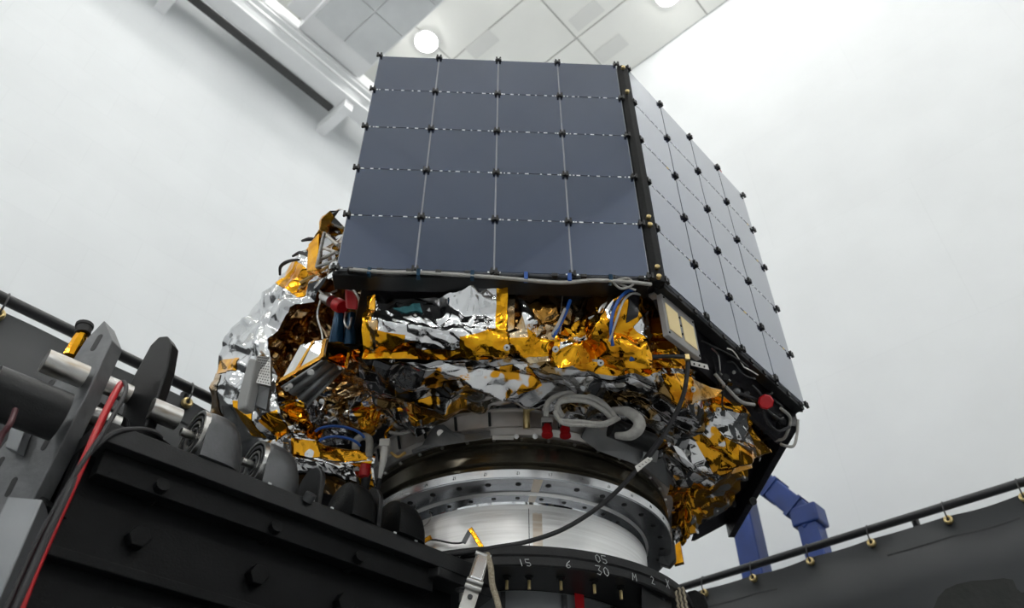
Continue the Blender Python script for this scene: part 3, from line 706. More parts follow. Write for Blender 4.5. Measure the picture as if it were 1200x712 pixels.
# ---- bracket, blue cables and small fittings on the front
MB().tube([P(648, 339, 2.48), P(660, 340, 2.47), P(657, 366, 2.46)], 0.003, 6).build('wire_bracket', 'steel', sc)
br = MB().prism([P(594, 336, 2.46), P(604, 336, 2.46), P(602, 404, 2.50), P(593, 404, 2.50)], (0, 0.02, 0.01)).build('side_bracket', 'amber', sc, 0, 0.002)
for pts_, r_, m_ in (([P(668, 352, 2.45), P(662, 368, 2.44), P(652, 388, 2.43), P(648, 395, 2.44)], 0.008, 'bluecable'),
                     ([P(662, 362, 2.43), P(655, 378, 2.42), P(647, 392, 2.43)], 0.006, 'greypl'),
                     ([P(752, 342, 2.46), P(738, 340, 2.42), P(726, 350, 2.40), P(718, 368, 2.40), P(716, 388, 2.42), P(718, 405, 2.46)], 0.007, 'bluecable'),
                     ([P(752, 345, 2.46), P(740, 344, 2.42), P(730, 354, 2.40), P(722, 376, 2.40), P(714, 400, 2.44)], 0.005, 'greypl'),
                     ([P(716, 352, 2.44), P(706, 358, 2.43), P(700, 368, 2.44), P(690, 373, 2.46)], 0.005, 'steel')):
    MB().tube(pts_, r_, 8, 8).build('cable', m_, sc)
for (u, v, y_) in ((594, 407, 2.46), (651, 409, 2.47), (704, 425, 2.50), (812, 456, 2.80), (842, 480, 3.0), (365, 436, 2.70), (336, 455, 2.72)):
    q = P(u, v, y_); ax = -nrm(q)
    fo = MB().spin(q, ax, [(0.013, 0), (0.013, 0.006), (0.008, 0.008), (0.008, 0.016), (0.0, 0.016)], 14).build('foil_button', 'steel', sc)
    MB().spin(q+ax*0.016, ax, [(0.0045, 0.0), (0.0, 0.0012)], 8).build('button_centre', 'hole', fo)

# ---- antenna plate with two cream patches on the right
pl = [P(774, 341, 2.44), P(813, 376, 2.62), P(822, 421, 2.66), P(783, 392, 2.48)]
pn_ = nrm(np.cross(pl[1]-pl[0], pl[3]-pl[0]));  pn_ = pn_ if pn_@pl[0] > 0 else -pn_
ap = MB().prism(pl, pn_*0.025).build('antenna_plate', 'plate', sc, 0, 0.003); ap['label'] = 'grey antenna plate with two cream patches'
bl = lambda s_, t_: (pl[0]*(1-s_)*(1-t_)+pl[1]*s_*(1-t_)+pl[2]*s_*t_+pl[3]*(1-s_)*t_)
for (a0_, a1_) in ((0.08, 0.44), (0.54, 0.92)):
    MB().prism([bl(a0_, 0.22)-pn_*0.003, bl(a1_, 0.22)-pn_*0.003, bl(a1_, 0.82)-pn_*0.003, bl(a0_, 0.82)-pn_*0.003], pn_*0.004).build('antenna_patch', 'cream', ap, 0)
for a_, b_ in ((0.06, 0.1), (0.94, 0.08), (0.05, 0.92), (0.95, 0.94), (0.48, 0.3), (0.48, 0.5), (0.48, 0.7)):
    MB().spin(bl(a_, b_)-pn_*0.001, -pn_, [(0.005, 0), (0.005, 0.004), (0.0, 0.004)], 8).build('screw', 'hole', ap)
MB().prism([pl[0], pl[0]+(pl[0]-pl[3])*0.06, pl[1]+(pl[1]-pl[2])*0.06, pl[1]], pn_*0.06).build('plate_flange', 'plate', ap, 0)

# ---- open right edge with harness below the slanted panel
c1, d1, n1 = facet(1)
p1 = lambda x, y_, z: c1+d1*(x-0.015)-n1*(y_+0.022)+np.array([0, 0, z])
MB().box(p1(0.0, 0.035, ZB-0.01), d1, n1, (0, 0, 1), 0.62, 0.025, 0.015).build('edge_rail', 'black_satin', sc, 0, 0.003)
MB().prism([p1(-0.6, 0.07, ZB), p1(0.62, 0.07, ZB), p1(0.60, 0.16, ZB-0.16), p1(-0.3, 0.16, ZB-0.10)], -n1*0.02).build('edge_frame', 'deck', sc, 0)
for x in np.linspace(-0.5, 0.58, 10):
    MB().box(p1(x, 0.012, ZB-0.01), d1, n1, (0, 0, 1), 0.012, 0.010, 0.010).build('edge_clip', 'clip', sc, 0, 0.002)
g = random.Random(9)
for k in range(11):
    x = -0.22+k*0.075; pts_ = [p1(x+g.uniform(-.04, .04), 0.06+g.uniform(0, .06), ZB-0.03-g.uniform(0, .05)) for _ in range(1)]
    for q in range(4):
        l = pts_[-1]; pts_.append(l+d1*g.uniform(0.01, 0.08)-n1*g.uniform(-0.03, 0.04)+np.array([0, 0, g.uniform(-0.06, 0.03)]))
    MB().tube(pts_, g.choice((0.004, 0.006, 0.009)), 8, 6).build('harness_cable', g.choice(('greywrap', 'rubber', 'rubber', 'steel', 'greypl')), sc)
for k in range(6):
    q = p1(0.0+k*0.10, 0.10+g.uniform(-.03, .03), ZB-0.10+g.uniform(-.04, .02)); ax = nrm([g.uniform(-1, 1), -1, g.uniform(-1, .3)])
    MB().spin(q, ax, [(0.0, -0.02), (0.014, -0.02), (0.014, 0.0), (0.018, 0.0), (0.018, 0.02), (0.010, 0.024), (0.0, 0.024)], 10).build('connector', g.choice(('black_satin', 'steel', 'bracket', 'teal' if k < 2 else 'bracket')), sc)
for (a0_, a1_) in (((836, 392), (850, 405)), ((852, 408), (872, 430)), ((872, 430), (888, 439))):
    MB().tube([P(a0_[0], a0_[1], 2.74), P(a0_[0]+8, a0_[1]+4, 2.76), P(*a1_, 2.92)], 0.003, 6, 4).build('edge_wire', 'white_plastic', sc)
rc = P(897, 471, 3.08); ax = nrm(-rc+np.array([0.35, -0.2, 0.1]))
cp = MB().spin(rc, ax, [(0.0, -0.05), (0.026, -0.05), (0.026, 0.0), (0.036, 0.0), (0.036, 0.032), (0.030, 0.038), (0.0, 0.038)], 8).build('red_cap', 'red', sc, 20)
cp['label'] = 'red faceted protective cap at the right edge'
MB().spin(rc-ax*0.06, ax, [(0.0, -0.03), (0.030, -0.03), (0.034, 0.0), (0.030, 0.05), (0.0, 0.05)], 12).build('tape_collar', 'tape', cp)
MB().tube([P(935, 492, 3.34), P(934, 508, 3.32), P(930, 522, 3.32), P(920, 522, 3.32), P(915, 520, 3.34)], 0.007, 8, 6).build('cable_loop', 'greywrap', sc)
# black inner face of the far right panel, bracket and end plates
c2, d2, n2 = facet(2)
p2 = lambda x, y_, z: c2+d2*x-n2*(y_+0.06)+np.array([0, 0, z])
MB().box(p2(0.0, 0.05, ZB-0.05), d2, n2, (0, 0, 1), 0.63, 0.02, 0.06).build('edge_rail', 'deck', sc, 0, 0.003)
MB().prism([p2(-0.6, 0.06, ZB-0.02), p2(0.62, 0.06, ZB-0.02), p2(0.58, 0.30, ZB-0.16), p2(-0.1, 0.34, ZB-0.14)], -n2*0.02).build('edge_frame', 'deck', sc, 0)
for x in np.linspace(-0.55, 0.6, 14):
    MB().box(p2(x, 0.012, ZB-0.012), d2, n2, (0, 0, 1), 0.02, 0.012, 0.012).build('edge_clip', 'seg', sc, 0, 0.002)
q0 = [P(862, 535, 3.6), P(878, 528, 3.6), P(882, 548, 3.64), P(856, 556, 3.64)]
MB().prism(q0, nrm(ray(870, 540))*0.015).build('amber_bracket', 'amber', sc, 0, 0.002)
MB().tube([P(876, 531, 3.58), P(892, 531, 3.6), P(890, 540, 3.62)], 0.004, 6).build('wire_bracket', 'steel', sc)
for (u, v, y_) in ((888, 500, 3.35), (902, 510, 3.4), (912, 500, 3.35), (905, 490, 3.3), (880, 588, 4.0), (855, 590, 4.1)):
    q = P(u, v, y_); MB().spin(q, nrm([g.uniform(-1, 1), -1, -0.3]), [(0.0, -0.03), (0.016, -0.03), (0.016, 0.01), (0.022, 0.01), (0.022, 0.03), (0.0, 0.03)], 10).build('connector', 'black_satin', sc)
for pts_ in ([P(893, 480, 3.15), P(900, 495, 3.2), P(912, 505, 3.25), P(925, 500, 3.3)], [P(886, 468, 3.08), P(870, 462, 3.0), P(855, 458, 2.95), P(846, 448, 2.9)], [P(915, 478, 3.2), P(926, 490, 3.28), P(920, 512, 3.35), P(908, 516, 3.4)],
             [P(838, 438, 2.85), P(850, 452, 2.9), P(868, 470, 3.0), P(884, 474, 3.05)]):
    MB().tube(pts_, 0.008, 8, 6).build('harness_cable', 'greywrap' if g.random() < 0.5 else 'rubber', sc)

# ---- hollow on the left: thruster pair with red covers, equipment box, perforated pad, truss
t0 = P(384, 350, 2.74); t1 = P(396, 357, 2.70)
th = MB().spin(t0, t1-t0, [(0.0, -0.05), (0.022, -0.05), (0.030, 0.0), (0.030, 0.045), (0.0, 0.045)], 14).build('valve_body', 'steel', sc)
c_ = MB().spin(t1, t1-t0, [(0.0, -0.01), (0.034, -0.01), (0.034, 0.035), (0.028, 0.045), (0.0, 0.045)], 12).build('red_cap', 'red', sc)
c_['label'] = 'red round cap in the left hollow'
MB().prism([P(404, 338, 2.66), P(414, 341, 2.66), P(420, 352, 2.66), P(419, 363, 2.66), P(405, 361, 2.66)], nrm(ray(410, 350))*0.05).build('red_cap', 'red', sc, 0, 0.008)
for (u0, v0, u1, v1, r_, m_) in ((398, 365, 394, 402, 0.030, 'bluedark'), (412, 368, 410, 404, 0.026, 'bluedark'), (398, 362, 396, 376, 0.02, 'steel'), (408, 364, 409, 380, 0.012, 'amber')):
    MB().tube([P(u0, v0, 2.72), P((u0+u1)/2, (v0+v1)/2, 2.73), P(u1, v1, 2.76)], [r_*0.8, r_, r_*1.25], 12, 3).build('thruster_nozzle' if m_ == 'bluedark' else 'feed_pipe', m_, sc)
for pts_ in ([P(372, 338, 2.74), P(380, 345, 2.72), P(388, 343, 2.72), P(395, 340, 2.72)], [P(395, 332, 2.68), P(408, 334, 2.66), P(418, 345, 2.64), P(424, 358, 2.66)], [P(376, 350, 2.78), P(372, 370, 2.80), P(378, 395, 2.80), P(372, 415, 2.82)], [P(405, 366, 2.70), P(404, 378, 2.69), P(409, 384, 2.69), P(412, 372, 2.70)]):
    MB().tube(pts_, 0.005, 8, 6).build('feed_pipe', 'worn_steel', sc)
# equipment box with taped lid and ribbed grey underside
L0, L1, L2, L3 = P(328, 448, 2.72), P(352, 404, 2.80), P(384, 396, 2.78), P(380, 418, 2.70)
lid = MB().prism([L0, L1, L2, L3], np.array([0.0, 0.01, 0.015])).build('box_lid', 'silver', sc, 0, 0.002)
lid['label'] = 'white shiny lid edged with gold tape'
e_ = np.array([-0.004, -0.006, -0.003])
def strip(a_, b_, w_, inn):
    return MB().prism([a_+e_, b_+e_, b_+inn*w_+e_, a_+inn*w_+e_], np.array([0, 0.002, 0.002]))
cen = (L0+L1+L2+L3)/4
strip(L0, L3, 0.030, nrm(cen-(L0+L3)/2)).build('kapton_tape', 'tape', lid, 0)
strip(L3, L2, 0.020, nrm(cen-(L3+L2)/2)).build('kapton_tape', 'tape', lid, 0)
strip(L0*0.7+L3*0.3, L1*0.55+L2*0.45, 0.018, nrm(L3-L0)).build('kapton_tape', 'tape', lid, 0)
B0, B1, B2, B3 = P(330, 452, 2.72), P(378, 421, 2.70), P(403, 432, 2.84), P(362, 475, 2.86)
bx_ = MB(); nb = 9
for i in range(nb):
    for j in range(3): pass
vv = []; K = 40
for i in range(K):
    t = i/(K-1); h = 0.012*math.cos(t*2*math.pi*3)
    for s_ in (0, 0.5, 1):
        p = (B0*(1-s_)+B1*s_)*(1-t)+(B3*(1-s_)+B2*s_)*t; vv.append(p+np.array([0, -h, -h]))
box = bx_.add(vv, [(i*3+j, (i+1)*3+j, (i+1)*3+j+1, i*3+j+1) for i in range(K-1) for j in range(2)]).build('ribbed_plate', 'bracket', sc, 60, 0, 0.01)
for p in (P(340, 452, 2.70), P(363, 436, 2.69), P(377, 470, 2.82), P(398, 430, 2.80)):
    MB().spin(p, -nrm(p), [(0.012, 0), (0.012, 0.008), (0.006, 0.010), (0.0, 0.010)], 8).build('bolt', 'steel', box)
MB().prism([P(380, 420, 2.68), P(384, 398, 2.76), P(412, 408, 2.78), P(406, 432, 2.80)], np.array([0.0, 0.015, 0.01])).build('box_side', 'gold', sc, 0, 0.002)
# grey cushioned pad with perforated back plate
pad = MB().prism([P(291, 418, 2.74), P(300, 420, 2.72), P(288, 478, 2.78), P(277, 480, 2.80), P(278, 466, 2.80)], np.array([0.02, 0.06, 0.01])).build('grey_pad', 'greypl', sc, 0, 0.012)
pad['label'] = 'grey rounded pad beside the perforated plate'
pp = [P(301, 416, 2.74), P(317, 418, 2.77), P(317, 452, 2.80), P(296, 447, 2.77)]
pf = MB().prism(pp, np.array([0.004, 0.012, 0.002])).build('perforated_plate', 'steel', sc, 0)
pn2 = nrm(np.cross(pp[1]-pp[0], pp[3]-pp[0])); pn2 = -pn2 if pn2@pp[0] > 0 else pn2
hl = MB(); bl2 = lambda s_, t_: (pp[0]*(1-s_)*(1-t_)+pp[1]*s_*(1-t_)+pp[2]*s_*t_+pp[3]*(1-s_)*t_)
for i in range(6):
    for j in range(10):
        q = bl2(0.1+0.8*(i+0.5*(j % 2)*0.8)/5.5, 0.07+0.86*j/9); hl.spin(q+pn2*0.001, pn2, [(0.0032, 0.0), (0.0, 0.0006)], 6)
stuff(hl.build('plate_holes', 'hole', pf, 0))
MB().prism([P(295, 449, 2.79), P(316, 454, 2.82), P(312, 480, 2.85), P(288, 470, 2.83)], np.array([0.005, 0.02, 0.0])).build('perforated_plate', 'bracket', sc, 0)
# little truss frame beside the panel's lower left corner
tr = [(372, 312), (379, 275), (392, 284), (394, 300)]
for (a_, b_) in (((371, 313), (380, 273)), ((380, 273), (396, 287)), ((374, 305), (394, 295)), ((378, 290), (395, 296)), ((371, 313), (394, 305))):
    MB().tube([P(*a_, 2.58), P(*b_, 2.50)], 0.008, 8).build('truss_bar', 'worn_steel', sc)
MB().prism([P(359, 318, 2.66), P(361, 286, 2.64), P(374, 272, 2.60), P(372, 316, 2.60)], np.array([0.01, 0.05, 0.01])).build('tape_roll_panel', 'gold', sc, 0, 0.006)
for pts_ in ([P(354, 282, 2.72), P(362, 280, 2.68), P(372, 280, 2.66)], [P(343, 300, 2.78), P(352, 296, 2.74), P(362, 300, 2.68)], [P(328, 322, 2.9), P(329, 312, 2.85), P(338, 306, 2.8), P(350, 304, 2.74)]):
    MB().tube(pts_, [0.006, 0.010, 0.006], 8, 5).build('hose_end', 'rubber', sc)
MB().tube([P(352, 331, 2.74), P(372, 320, 2.66), P(394, 306, 2.52)], 0.007, 8).build('edge_strip', 'ochre', sc)
for k, r_ in enumerate((0.085, 0.07)):
    q = P(398, 512+k*10, 3.0); x, y, dd = frame(ray(398, 512))
    MB().tube([q+r_*(x*math.cos(a_)*1.3+y*math.sin(a_)*0.55) for a_ in np.linspace(0.2, 2.9, 14)], 0.006, 8).build('blue_tube', 'bluecable', sc)

# ---- separation ring: grey segmented band, brackets, dark clamp band
rg = MB().lathe([(0.80, 2.07), (0.868, 2.06), (0.868, 2.035), (0.855, 2.03), (0.835, 1.965), (0.84, 1.955), (0.81, 1.935), (0.76, 1.935), (0.76, 2.07)], 128).build('separation_ring', 'seg', sc, 25)
rg['label'] = 'grey metal separation ring under the foil'
clb = MB().lathe([(0.76, 1.935), (0.795, 1.93), (0.80, 1.90), (0.785, 1.89), (0.785, 1.875), (0.805, 1.865), (0.805, 1.80), (0.785, 1.79), (0.785, 1.768), (0.74, 1.768)], 128).build('clamp_band', 'band', sc, 25)
for k in range(-8, 9):
    a_ = k*11.0+3
    MB().lathe([(0.856, 2.028), (0.862, 2.028), (0.843, 1.967), (0.836, 1.967)], 2, a_-0.4, a_+0.4).build('segment_joint', 'hole', rg, 0)
MB().lathe([(0.80, 2.065), (0.874, 2.062), (0.874, 2.040), (0.80, 2.036)], 128).build('upper_lip', 'bracket', rg, 25)
for k in range(-9, 10):
    q = ringpt(0.797, k*9.0+2, 1.915)
    n_ = nrm(q-np.array([RX, RY, 1.915]))
    MB().spin(q, n_, [(0.008, -0.004), (0.008, 0.010), (0.005, 0.014), (0.0, 0.014)], 8).build('bolt', 'steel', clb)
for k in range(-12, 13):
    q = ringpt(0.872, k*6.4+1, 2.05); n_ = nrm(q-np.array([RX, RY, 2.05]))
    MB().spin(q, n_, [(0.011, -0.004), (0.011, 0.008), (0.0, 0.010)], 8).build('bolt', 'hole', rg)
# curved arm with a hump on the left of the ring
arm = MB()
for t_ in range(1): pass
apts = [(482, 527), (495, 521), (502, 508), (510, 498), (520, 497), (530, 505), (545, 508), (575, 504), (575, 513), (545, 518), (525, 521), (508, 524), (484, 532)]
arm.prism([PC(u, v, 0.875) for u, v in apts], nrm(ray(530, 510))*0.045)
am = arm.build('hump_arm', 'bracket', sc, 0, 0.004)
MB().spin(PC(516, 507, 0.872), -nrm(ray(516, 507)), [(0.016, 0.0), (0.016, 0.004), (0.0, 0.004)], 14).build('bolt', 'seg', am)
MB().prism([PC(545, 508, 0.868), PC(566, 506, 0.868), PC(566, 512, 0.866), PC(545, 514, 0.866)], -nrm(ray(555, 510))*0.004).build('label_plate', 'seg', am, 0)
# brass stand-off pin and block
MB().cyl(PC(617, 476, 0.90), PC(617, 502, 0.86), 0.016, n=14).build('standoff_pin', 'brass', sc)
MB().prism([PC(577, 510, 0.86), PC(602, 510, 0.86), PC(602, 515, 0.86), PC(577, 515, 0.86)], -nrm(ray(590, 512))*0.01).build('white_label', 'white_plastic', sc, 0)
for u in (605, 627):
    q = PC(u, 511, 0.86); MB().spin(q, -nrm(q), [(0.012, -0.01), (0.012, 0.008), (0.006, 0.010), (0, 0.010)], 10).build('bolt', 'steel', rg)
# large grey plate on the right of the ring
MB().prism([PC(690, 494, 0.90), PC(735, 506, 0.90), PC(756, 530, 0.90), PC(748, 545, 0.87), PC(700, 528, 0.87), PC(680, 512, 0.87)], nrm(ray(720, 515))*0.05).build('ring_gusset', 'bracket', sc, 0, 0.004)
MB().prism([PC(752, 545, 0.86), PC(778, 535, 0.90), PC(792, 542, 0.90), PC(784, 572, 0.86)], nrm(ray(770, 550))*0.04).build('ring_gusset', 'bracket', sc, 0, 0.003)
MB().prism([P(756, 522, 3.18), P(772, 528, 3.2), P(770, 542, 3.25), P(752, 538, 3.22)], nrm(ray(760, 530))*0.03).build('small_bracket', 'bracket', sc, 0, 0.003)

# ---- harness loops and red capped connectors on the ring (right of centre)
hn = [([P(640, 488, 2.90), P(641, 474, 2.88), P(652, 464, 2.87), P(672, 460, 2.87), P(700, 468, 2.90), P(716, 482, 2.92), P(722, 490, 2.93)], 0.012),
      ([P(659, 488, 2.90), P(654, 474, 2.86), P(664, 466, 2.85), P(690, 466, 2.86), P(712, 478, 2.90), P(722, 492, 2.93)], 0.011),
      ([P(658, 489, 2.89), P(652, 478, 2.86), P(660, 470, 2.84), P(686, 470, 2.85), P(706, 480, 2.88), P(716, 490, 2.92)], 0.010),
      ([P(650, 482, 2.86), P(656, 492, 2.86), P(680, 494, 2.86), P(706, 496, 2.88), P(722, 490, 2.92)], 0.010),
      ([P(652, 486, 2.85), P(660, 496, 2.85), P(684, 498, 2.86), P(708, 498, 2.89), P(726, 490, 2.93)], 0.008)]
for pts_, r_ in hn:
    pts_ = [p*0.955 for p in pts_]
    o = MB().tube(pts_, r_, 10, 8).build('harness_loop', 'greywrap', sc)
wr = MB().tube([P(717, 480, 2.80), P(735, 482, 2.78), P(748, 492, 2.78), P(748, 502, 2.78), P(738, 510, 2.80), P(722, 510, 2.83)], [0.012, 0.022, 0.026, 0.026, 0.022, 0.014], 12, 6).build('harness_wrap', 'greywrap', sc)
MB().cyl(P(716, 500, 2.88), P(765, 520, 2.95), 0.045, n=18).build('black_canister', 'black_satin', sc)
for (u, v) in ((641, 500), (662, 501)):
    q = PC(u, v, 0.90); up = np.array([0, 0, 1.0])
    cn = MB().box(q+up*0.028, (1, 0, 0), (0, 1, 0), up, 0.026, 0.02, 0.012).build('connector', 'white_plastic', sc, 0, 0.003)
    MB().box(q+up*0.006, (1, 0, 0), (0, 1, 0), up, 0.022, 0.016, 0.012).build('connector_shell', 'charcoal', cn, 0, 0.002)
    MB().spin(q, -up, [(0.0, -0.006), (0.022, -0.006), (0.024, 0.010), (0.020, 0.032), (0.026, 0.036), (0.026, 0.046), (0.0, 0.048)], 12).build('red_cap', 'red', cn, 25)
# left connector pair with red cap
lc = MB().tube([P(418, 552, 3.16), P(417, 530, 3.14), P(418, 516, 3.12), P(426, 511, 3.11), P(433, 516, 3.12), P(432, 536, 3.14)], 0.018, 12, 6).build('hose_loop', 'greywrap', sc)
MB().spin(P(428, 548, 3.14), (0, 0, -1), [(0.0, -0.01), (0.024, -0.01), (0.026, 0.03), (0.020, 0.045), (0, 0.045)], 12).build('red_cap', 'red', lc)
MB().cyl(P(430, 555, 3.15), P(427, 574, 3.2), 0.022, 0.018, 12).build('cable_sleeve', 'rubber', lc)
wc = MB().box(P(451, 520, 3.10), (1, 0, 0), (0, 1, 0), (0, 0, 1), 0.024, 0.018, 0.02).build('connector', 'white_plastic', sc, 0, 0.004)
MB().tube([P(451, 524, 3.09), P(449, 540, 3.10), P(445, 560, 3.13)], [0.018, 0.016, 0.008], 12).build('white_boot', 'white_plastic', wc)
MB().tube([P(445, 560, 3.13), P(442, 576, 3.17), P(440, 592, 3.22)], 0.010, 8).build('cable', 'rubber', wc)
MB().tube([P(418, 548, 3.16), P(419, 562, 3.18), P(424, 582, 3.22)], 0.006, 8).build('cable', 'rubber', wc)
for pts_, m_ in (([P(454, 518, 3.1), P(452, 508, 3.08), P(458, 500, 3.05)], 'gold'), ([P(456, 506, 3.06), P(470, 508, 3.06), P(484, 504, 3.04)], 'greywrap'), ([P(458, 530, 3.12), P(466, 535, 3.12), P(475, 530, 3.1)], 'ochre')):
    MB().tube(pts_, 0.007, 8, 5).build('cable', m_, sc)
# small hanging block at the far right end of the ring
hb = MB().prism([P(770, 640, 3.9), P(790, 632, 3.86), P(792, 655, 3.9), P(784, 664, 3.92), P(772, 660, 3.92)], (0.02, 0.08, 0.02)).build('ring_end_block', 'charcoal', sc, 0, 0.006)
MB().prism([P(788, 640, 3.98), P(797, 634, 3.98), P(801, 658, 4.0), P(790, 661, 4.0)], (0.01, 0.03, 0.0)).build('tape_flag', 'gold', hb, 0)

# ------------------------------------------------------------------ silver adapter below the spacecraft
ad = empty('adapter_ring', (RX, RY, 1.385), 'silver machined adapter ring between the satellite and the black ring', 'adapter ring')
MB().lathe([(0.685, 1.715), (0.672, 1.70), (0.668, 1.60), (0.668, 1.41), (0.68, 1.400), (0.68, 1.388), (0.62, 1.388), (0.62, 1.715)], 160).build('cylinder', 'alu', ad, 30)
fl = MB().lathe([(0.66, 1.766), (0.800, 1.766), (0.808, 1.758), (0.800, 1.716), (0.66, 1.714)], 160).build('flange', 'alu_flange', ad, 25)
MB().lathe([(0.806, 1.757), (0.8095, 1.757), (0.8045, 1.722), (0.799, 1.722)], 160).build('flange_rim', 'rim', fl, 25)
for k in range(-9, 10):
    a_ = k*10.3+1.0
    q = ringpt(0.752, a_, 1.7145)
    MB().spin(q, (0, 0, -1), [(0.0, 0.002), (0.009, 0.002), (0.013, 0.0015), (0.013, -0.001)], 14).build('flange_hole', 'hole', fl)
    if abs(k) < 8:
        q = ringpt(0.8075, a_, 1.740)
        g2 = MB(); t = nrm(np.array([math.cos(math.radians(a_)), math.sin(math.radians(a_)), 0])); r_ = np.array([0, 0, 1.3])
        for (x0, y0, x1, y1) in rnd.choice((((-8, -5, -8, 5), (-2, 5, 4, 5), (4, 5, 0, -5)), ((-8, 5, -2, 5), (-2, 5, -8, -5), (-8, -5, -2, -5), (3, -5, 3, 5)), ((-6, 5, -6, -5), (0, 5, 0, -1), (0, -1, 6, -1), (5, 5, 5, -5)))):
            a2 = q+t*x0*0.001+r_*y0*0.001; b2 = q+t*x1*0.001+r_*y1*0.001; g2.tube([a2, b2], 0.0011, 4)
        g2.build('ink_number', 'ink', fl, 0)
MB().lathe([(0.66, 1.713), (0.6745, 1.713), (0.6705, 1.66), (0.66, 1.66)], 160).build('polished_band', 'polished', ad, 30)
MB().lathe([(0.664, 1.70), (0.6695, 1.70), (0.6695, 1.41), (0.664, 1.41)], 1, 5.0, 5.25).build('seam_line', 'charcoal', ad, 0)
MB().lathe([(0.664, 1.70), (0.6692, 1.70), (0.6692, 1.42), (0.664, 1.42)], 4, 16.5, 20.5).build('reflection_streak', 'seg', ad, 0) if False else None
M['painted_reflection'] = mat('tan_painted_reflection', (0.72, 0.60, 0.47, 1), 0.3, 0.8, col2=(0.85, 0.78, 0.70, 1), noise=3, stretch=(1, 1, 30))  # tan colour painted in for a reflection on cylinder and flange
MB().lathe([(0.66, 1.66), (0.6688, 1.66), (0.6688, 1.42), (0.66, 1.42)], 3, 6.6, 10.2).build('reflection_streak', 'painted_reflection', ad, 0)
MB().lathe([(0.69, 1.716), (0.798, 1.716), (0.798, 1.7135), (0.69, 1.7115)], 3, 5.8, 8.8).build('reflection_streak', 'painted_reflection', fl, 0)
MB().tube([PC(503, 598, 0.672), PC(505, 606, 0.673), PC(498, 615, 0.673), PC(489, 620, 0.673), PC(486, 612, 0.672), PC(487, 602, 0.672)], 0.003, 6, 5).build('wire_clip', 'steel', ad)

# taped sensor wire lying along the black ring
tw = empty('sensor_wire', PC(520, 634, 0.72), 'thin wire with gold tape tabs along the top of the black ring', 'wire')
wp = [PC(478, 648, 0.70), PC(490, 640, 0.70), PC(505, 632, 0.70), PC(530, 636, 0.70), PC(545, 634, 0.70), PC(552, 622, 0.70), PC(558, 632, 0.70), PC(565, 645, 0.70)]
MB().tube(wp, 0.004, 6, 4).build('wire', 'rubber', tw)
for a_, b_, w_ in (((486, 640), (505, 629), 5), ((543, 636), (551, 621), 4), ((551, 619), (565, 642), 6)):
    a3, b3 = PC(*a_, 0.71), PC(*b_, 0.71); x, y, dd = frame(b3-a3, -nrm(ray(520, 630)))
    MB().box((a3+b3)/2, x, y, dd, 0.010, 0.006, np.linalg.norm(b3-a3)/2).build('tape_tab', 'gold' if a_[0] != 543 else 'bracket', tw, 0, 0.002)

# ------------------------------------------------------------------ black support ring and its stand
sr = empty('support_ring', (RX, RY, 1.30), 'black painted support ring with chalk numbers under the silver adapter', 'support ring')
MB().lathe([(0.60, 1.386), (0.845, 1.386), (0.86, 1.380), (0.86, 1.345), (0.852, 1.338), (0.852, 1.305), (0.845, 1.30), (0.60, 1.30)], 160).build('ring_body', 'black_satin', sr, 25)
GL = {'0': [[(.35, 0), (.05, .25), (.05, .75), (.35, 1), (.65, .75), (.65, .25), (.35, 0)]], '1': [[(.3, 0), (.3, 1)]], '2': [[(0, .8), (.3, 1), (.7, .8), (0, 0), (.7, 0)]], '3': [[(0, 1), (.7, 1), (.3, .55), (.7, .3), (.4, 0), (0, .1)]],
      '5': [[(.7, 1), (0, 1), (0, .55), (.6, .5), (.7, .2), (.4, 0), (0, .1)]], '6': [[(.5, 1), (.1, .6), (0, .2), (.35, 0), (.7, .2), (.4, .45), (.1, .3)]], 'M': [[(0, 0), (.1, 1), (.4, .4), (.7, 1), (.8, 0)]],
      'X': [[(0, 0), (.7, 1)], [(0, 1), (.7, 0)]], '~': [[(0, .5), (.3, .7), (.6, .4), (1, .8)]], '7': [[(0, 1), (.7, .95), (.3, 0)]], '-': [[(0, .4), (.8, .55)]]}
def chalk(txt, u, v, h, R, parent, slant=0.0):
    """hand drawn characters on the outside of the ring, h: height in metres"""
    q = PC(u, v, R+0.0015); a_ = math.atan2(q[0]-RX, RY-q[1]); x0 = 0
    m_ = MB(); off = -0.45*h*len(txt)
    for ch in txt:
        for st in GL[ch]:
            pts_ = []
            for (gx, gy) in st:
                s_ = off+gx*h*0.9+slant*gy*h; aa = a_+s_/R
                pts_.append((RX+(R+0.0015)*math.sin(aa), RY-(R+0.0015)*math.cos(aa), q[2]+(gy-0.5)*h))
            m_.tube(pts_, 0.0016, 5)
        off += h*0.95
    m_.build('chalk_mark', 'chalk', parent, 0)
chalk('15', 617, 659, 0.028, 0.861, sr, -0.3)
chalk('6', 667, 661, 0.030, 0.861, sr, 0.1)
chalk('05', 706, 655, 0.032, 0.861, sr, -0.2)
chalk('30', 708, 669, 0.036, 0.861, sr, -0.2)
chalk('M', 744, 676, 0.030, 0.861, sr)
chalk('2', 766, 680, 0.030, 0.861, sr, -0.2)
chalk('X', 783, 684, 0.036, 0.861, sr)
chalk('7~', 535, 652, 0.022, 0.861, sr)
for (u, v) in ((620, 676), (657, 677), (696, 681), (727, 688), (594, 676)):
    q = PZ(u, v, 1.298)
    st = MB().spin(q, (0, 0, -1), [(0.0, -0.004), (0.020, -0.004), (0.020, 0.004), (0.012, 0.005), (0.012, 0.014), (0.0, 0.014)], 14).build('stud_nut', 'black_satin', sr)
    MB().cyl(q-np.array([0, 0, 0.012]), q-np.array([0, 0, 0.05]), 0.007, n=8).build('stud', 'brass', st)
